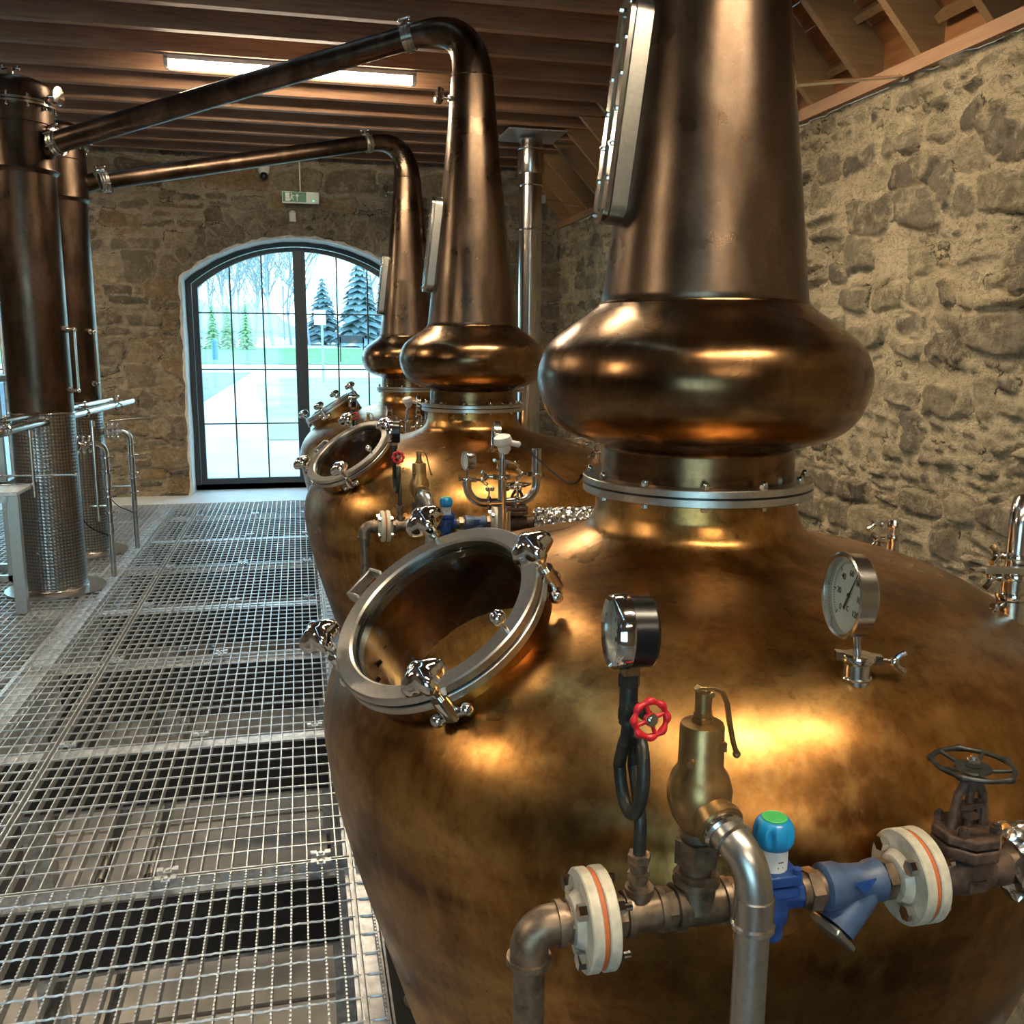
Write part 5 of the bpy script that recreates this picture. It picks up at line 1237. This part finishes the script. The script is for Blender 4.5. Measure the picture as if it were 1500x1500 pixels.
def conifer(x, y, h, w, lab, mat='conifer', grp='conifers beyond the lawn', name='conifer_tree'):
    z0 = gz(y) - .1; t = thing(name, (x, y, z0), lab, 'tree', grp); m = MB(); m.cyl((x, y, z0), (x, y, z0 + h * .9), h * .02, 7, .02); mesh_obj('trunk', m, 'bark', t)
    m = MB(); n = 16
    for i in range(n):
        z = z0 + h * (.10 + .88 * i / n); rr = w / 2 * (1 - i / n) ** .8 + .05; k = 11
        for j in range(k):
            a = 2 * PI * (j + rt.random()) / k; L = rr * rt.uniform(.75, 1.15); e = V((math.cos(a), math.sin(a), 0)); s = V((-e.y, e.x, 0)) * L * .30; b = V((x, y, z + h * .05)); tip = V((x, y, z)) + e * L + V((0, 0, -L * .25)); mid = b.lerp(tip, .55)
            m.add([b, mid + s, tip, mid - s, mid + V((0, 0, L * .12))], [(0, 1, 4), (1, 2, 4), (2, 3, 4), (3, 0, 4)])
    mesh_obj('foliage', m, mat, t, smooth=0)
xs = [-14.0, -12.4, -11.2, -9.9, -8.6, -7.5, -6.3, -5.2, -4.0, -2.9, -1.6, -.4, .9, 5.2, 7.0, 9.5]
w_ = ['far left of the row', 'second from the left of the row', 'third from the left of the row', 'fourth from the left of the row', 'behind the first pane column', 'behind the second pane line', 'tall one left of the door middle', 'slender one left of the door middle', 'behind the third pane column',
      'close left of the door post', 'behind the door post', 'just right of the door post', 'right of the sign post', 'right behind the stills', 'far right behind the stills', 'last on the right']
for i, x in enumerate(xs): tree(x, 64 + rt.uniform(-3, 9), rt.uniform(10, 14) if x < .5 else rt.uniform(8, 10), 'pale leafless tree beyond the lawn, ' + w_[i])
for i, x in enumerate([-16, -13.6, -11.8, -10.4, -9.2, -7.9, -6.8, -5.6, -4.5, -3.3, -2.1, -1.0, .3, 3.0, 8.2]):
    tree(x, 78 + (i % 3) * 2.5, rt.uniform(8.5, 12) if x < 1 else rt.uniform(5.5, 7), 'thin pale tree in the back row of the wood, ' + ordn[i] + ' from the left', n0=8)
conifer(4.3, 66, 6.6, 4.4, 'broad bluish conifer right of the white sign')
conifer(1.9, 70, 5.0, 3.6, 'smaller conifer just left of the broad one'); conifer(6.6, 72, 5.0, 4.0, 'conifer right of the broad one, behind the stills')
for i, x in enumerate([-9.2, -8.1, -7.0, -6.1, -5.0, -4.1, -3.0]):
    conifer(x, 60 + rt.uniform(-.6, .6), rt.uniform(2.6, 3.4), 1.2, 'slim young green tree at the lawn edge, ' + ['leftmost', 'second from left', 'third from left', 'fourth from left', 'fifth from left', 'sixth from left', 'rightmost'][i] + ' of seven', 'hedge', 'young trees at the lawn edge', 'young_tree')
# distant wooded slope
m = MB(); rows = []
for j in range(5):
    rows.append([V((x, 84 + j * 6, gz(84) - .4 + (j * 1.1 + (.5 * math.sin(x * .7 + j) + .35 * math.sin(x * 2.3) + .25 * math.sin(x * 6.1)) * (j > 0)) * max(.25, min(1, (6 - x) / 12)))) for x in np.linspace(-60, 60, 140)])
m.ring_strip(rows, False, (False, False)); struct('wooded_slope', m, 'far_wood', 0, 'distant wooded slope')
t = thing('road_sign', (.78, 30, gz(30)), 'white rectangular sign on a post outside, seen through the right door leaf', 'sign')
m = MB(); m.cyl((.78, 30, gz(30) - .1), (.78, 30, 2.3), .035, 10); mesh_obj('post', m, 'signpost', t); m = MB(); m.box((.72, 29.95, 2.42), (.36, .02, .46)); mesh_obj('panel', m, 'signwhite', t, bevel=.005)
m = MB(); y = 46; m.cyl((-3.75, y, gz(y)), (-3.75, y, gz(y) + .85), .14, 14); m.sphere((-3.75, y, gz(y) + .85), .14, 14, 8); tag(mesh_obj('bollard', m, 'bollard_blue'), 'blue bollard standing at the lawn edge outside, seen through the left door leaf', 'bollard')
t = thing('display_frame', (2.5, 44, gz(44)), 'dark two legged information board outside beside the road', 'sign')
m = MB()
for x in (1.95, 3.0): m.box((x, 44, gz(44) + .5), (.06, .06, 1.3))
m.box((2.47, 44, gz(44) + 1.05), (1.15, .06, .35)); mesh_obj('board', m, 'frame_dark', t, smooth=0)

# ------------------------------------------------------------------ light and camera
wd = bpy.data.worlds.new('world'); sc.world = wd; wd.use_nodes = True; nt = wd.node_tree; bg = nt.nodes['Background']
tc = N(nt, 'ShaderNodeTexCoord'); sp = N(nt, 'ShaderNodeSeparateXYZ'); nt.links.new(tc.outputs['Generated'], sp.inputs[0])
cl = N(nt, 'ShaderNodeTexNoise'); cl.inputs['Scale'].default_value = 3.5; cl.inputs['Detail'].default_value = 5; nt.links.new(tc.outputs['Generated'], cl.inputs['Vector'])
g = ramp(nt, sp.outputs[2], [(.0, (.42, .78, 1.0)), (.5, (.22, .54, 1.0))])
c = mixc(nt, ramp(nt, cl.outputs['Fac'], [(.42, 0.0), (.6, 1.0)]), g, (.56, .87, 1.0))
nt.links.new(c, bg.inputs['Color']); bg.inputs['Strength'].default_value = 5.0
for x, y, ry, w, h, n_ in ((CX[0], 10.9, PI / 2, 2.5, 2.8, 1), (CX[1], 10.9, PI / 2, 2.5, 2.8, 1), (-2.15, -4.7, -PI / 2, 3.5, 3.2, 2)):
    L = bpy.data.lights.new('daylight_portal', 'AREA'); L.shape = 'RECTANGLE'; L.size = w; L.size_y = h; L.cycles.is_portal = True
    o = bpy.data.objects.new('daylight_portal', L); COL.objects.link(o); o.location = (x, y, 1.35); o.rotation_euler = (-PI / 2 if n_ == 1 else PI / 2, 0, 0)

cam = bpy.data.cameras.new('camera'); co = bpy.data.objects.new('camera', cam); COL.objects.link(co); sc.camera = co
RR = [[0.974767, -0.033134, 0.220754], [-0.223126, -0.174251, 0.959089], [0.006688, -0.984144, -0.177247]]
cam.sensor_width = 36; cam.sensor_fit = 'HORIZONTAL'; cam.lens = 1354 / 1500 * 36; cam.clip_end = 400; cam.clip_start = .05
right = V((RR[0][0], RR[1][0], RR[2][0])); down = V((RR[0][1], RR[1][1], RR[2][1])); fwd = V((RR[0][2], RR[1][2], RR[2][2]))
mw_ = Matrix((right, -down, -fwd)).transposed().to_4x4(); mw_.translation = V((0, 0, 1.6)); co.matrix_world = mw_
vs_ = sc.view_settings; vs_.view_transform = 'Standard'; vs_.look = 'None'; vs_.gamma = 1; vs_.use_curve_mapping = False; vs_.exposure = 0.42
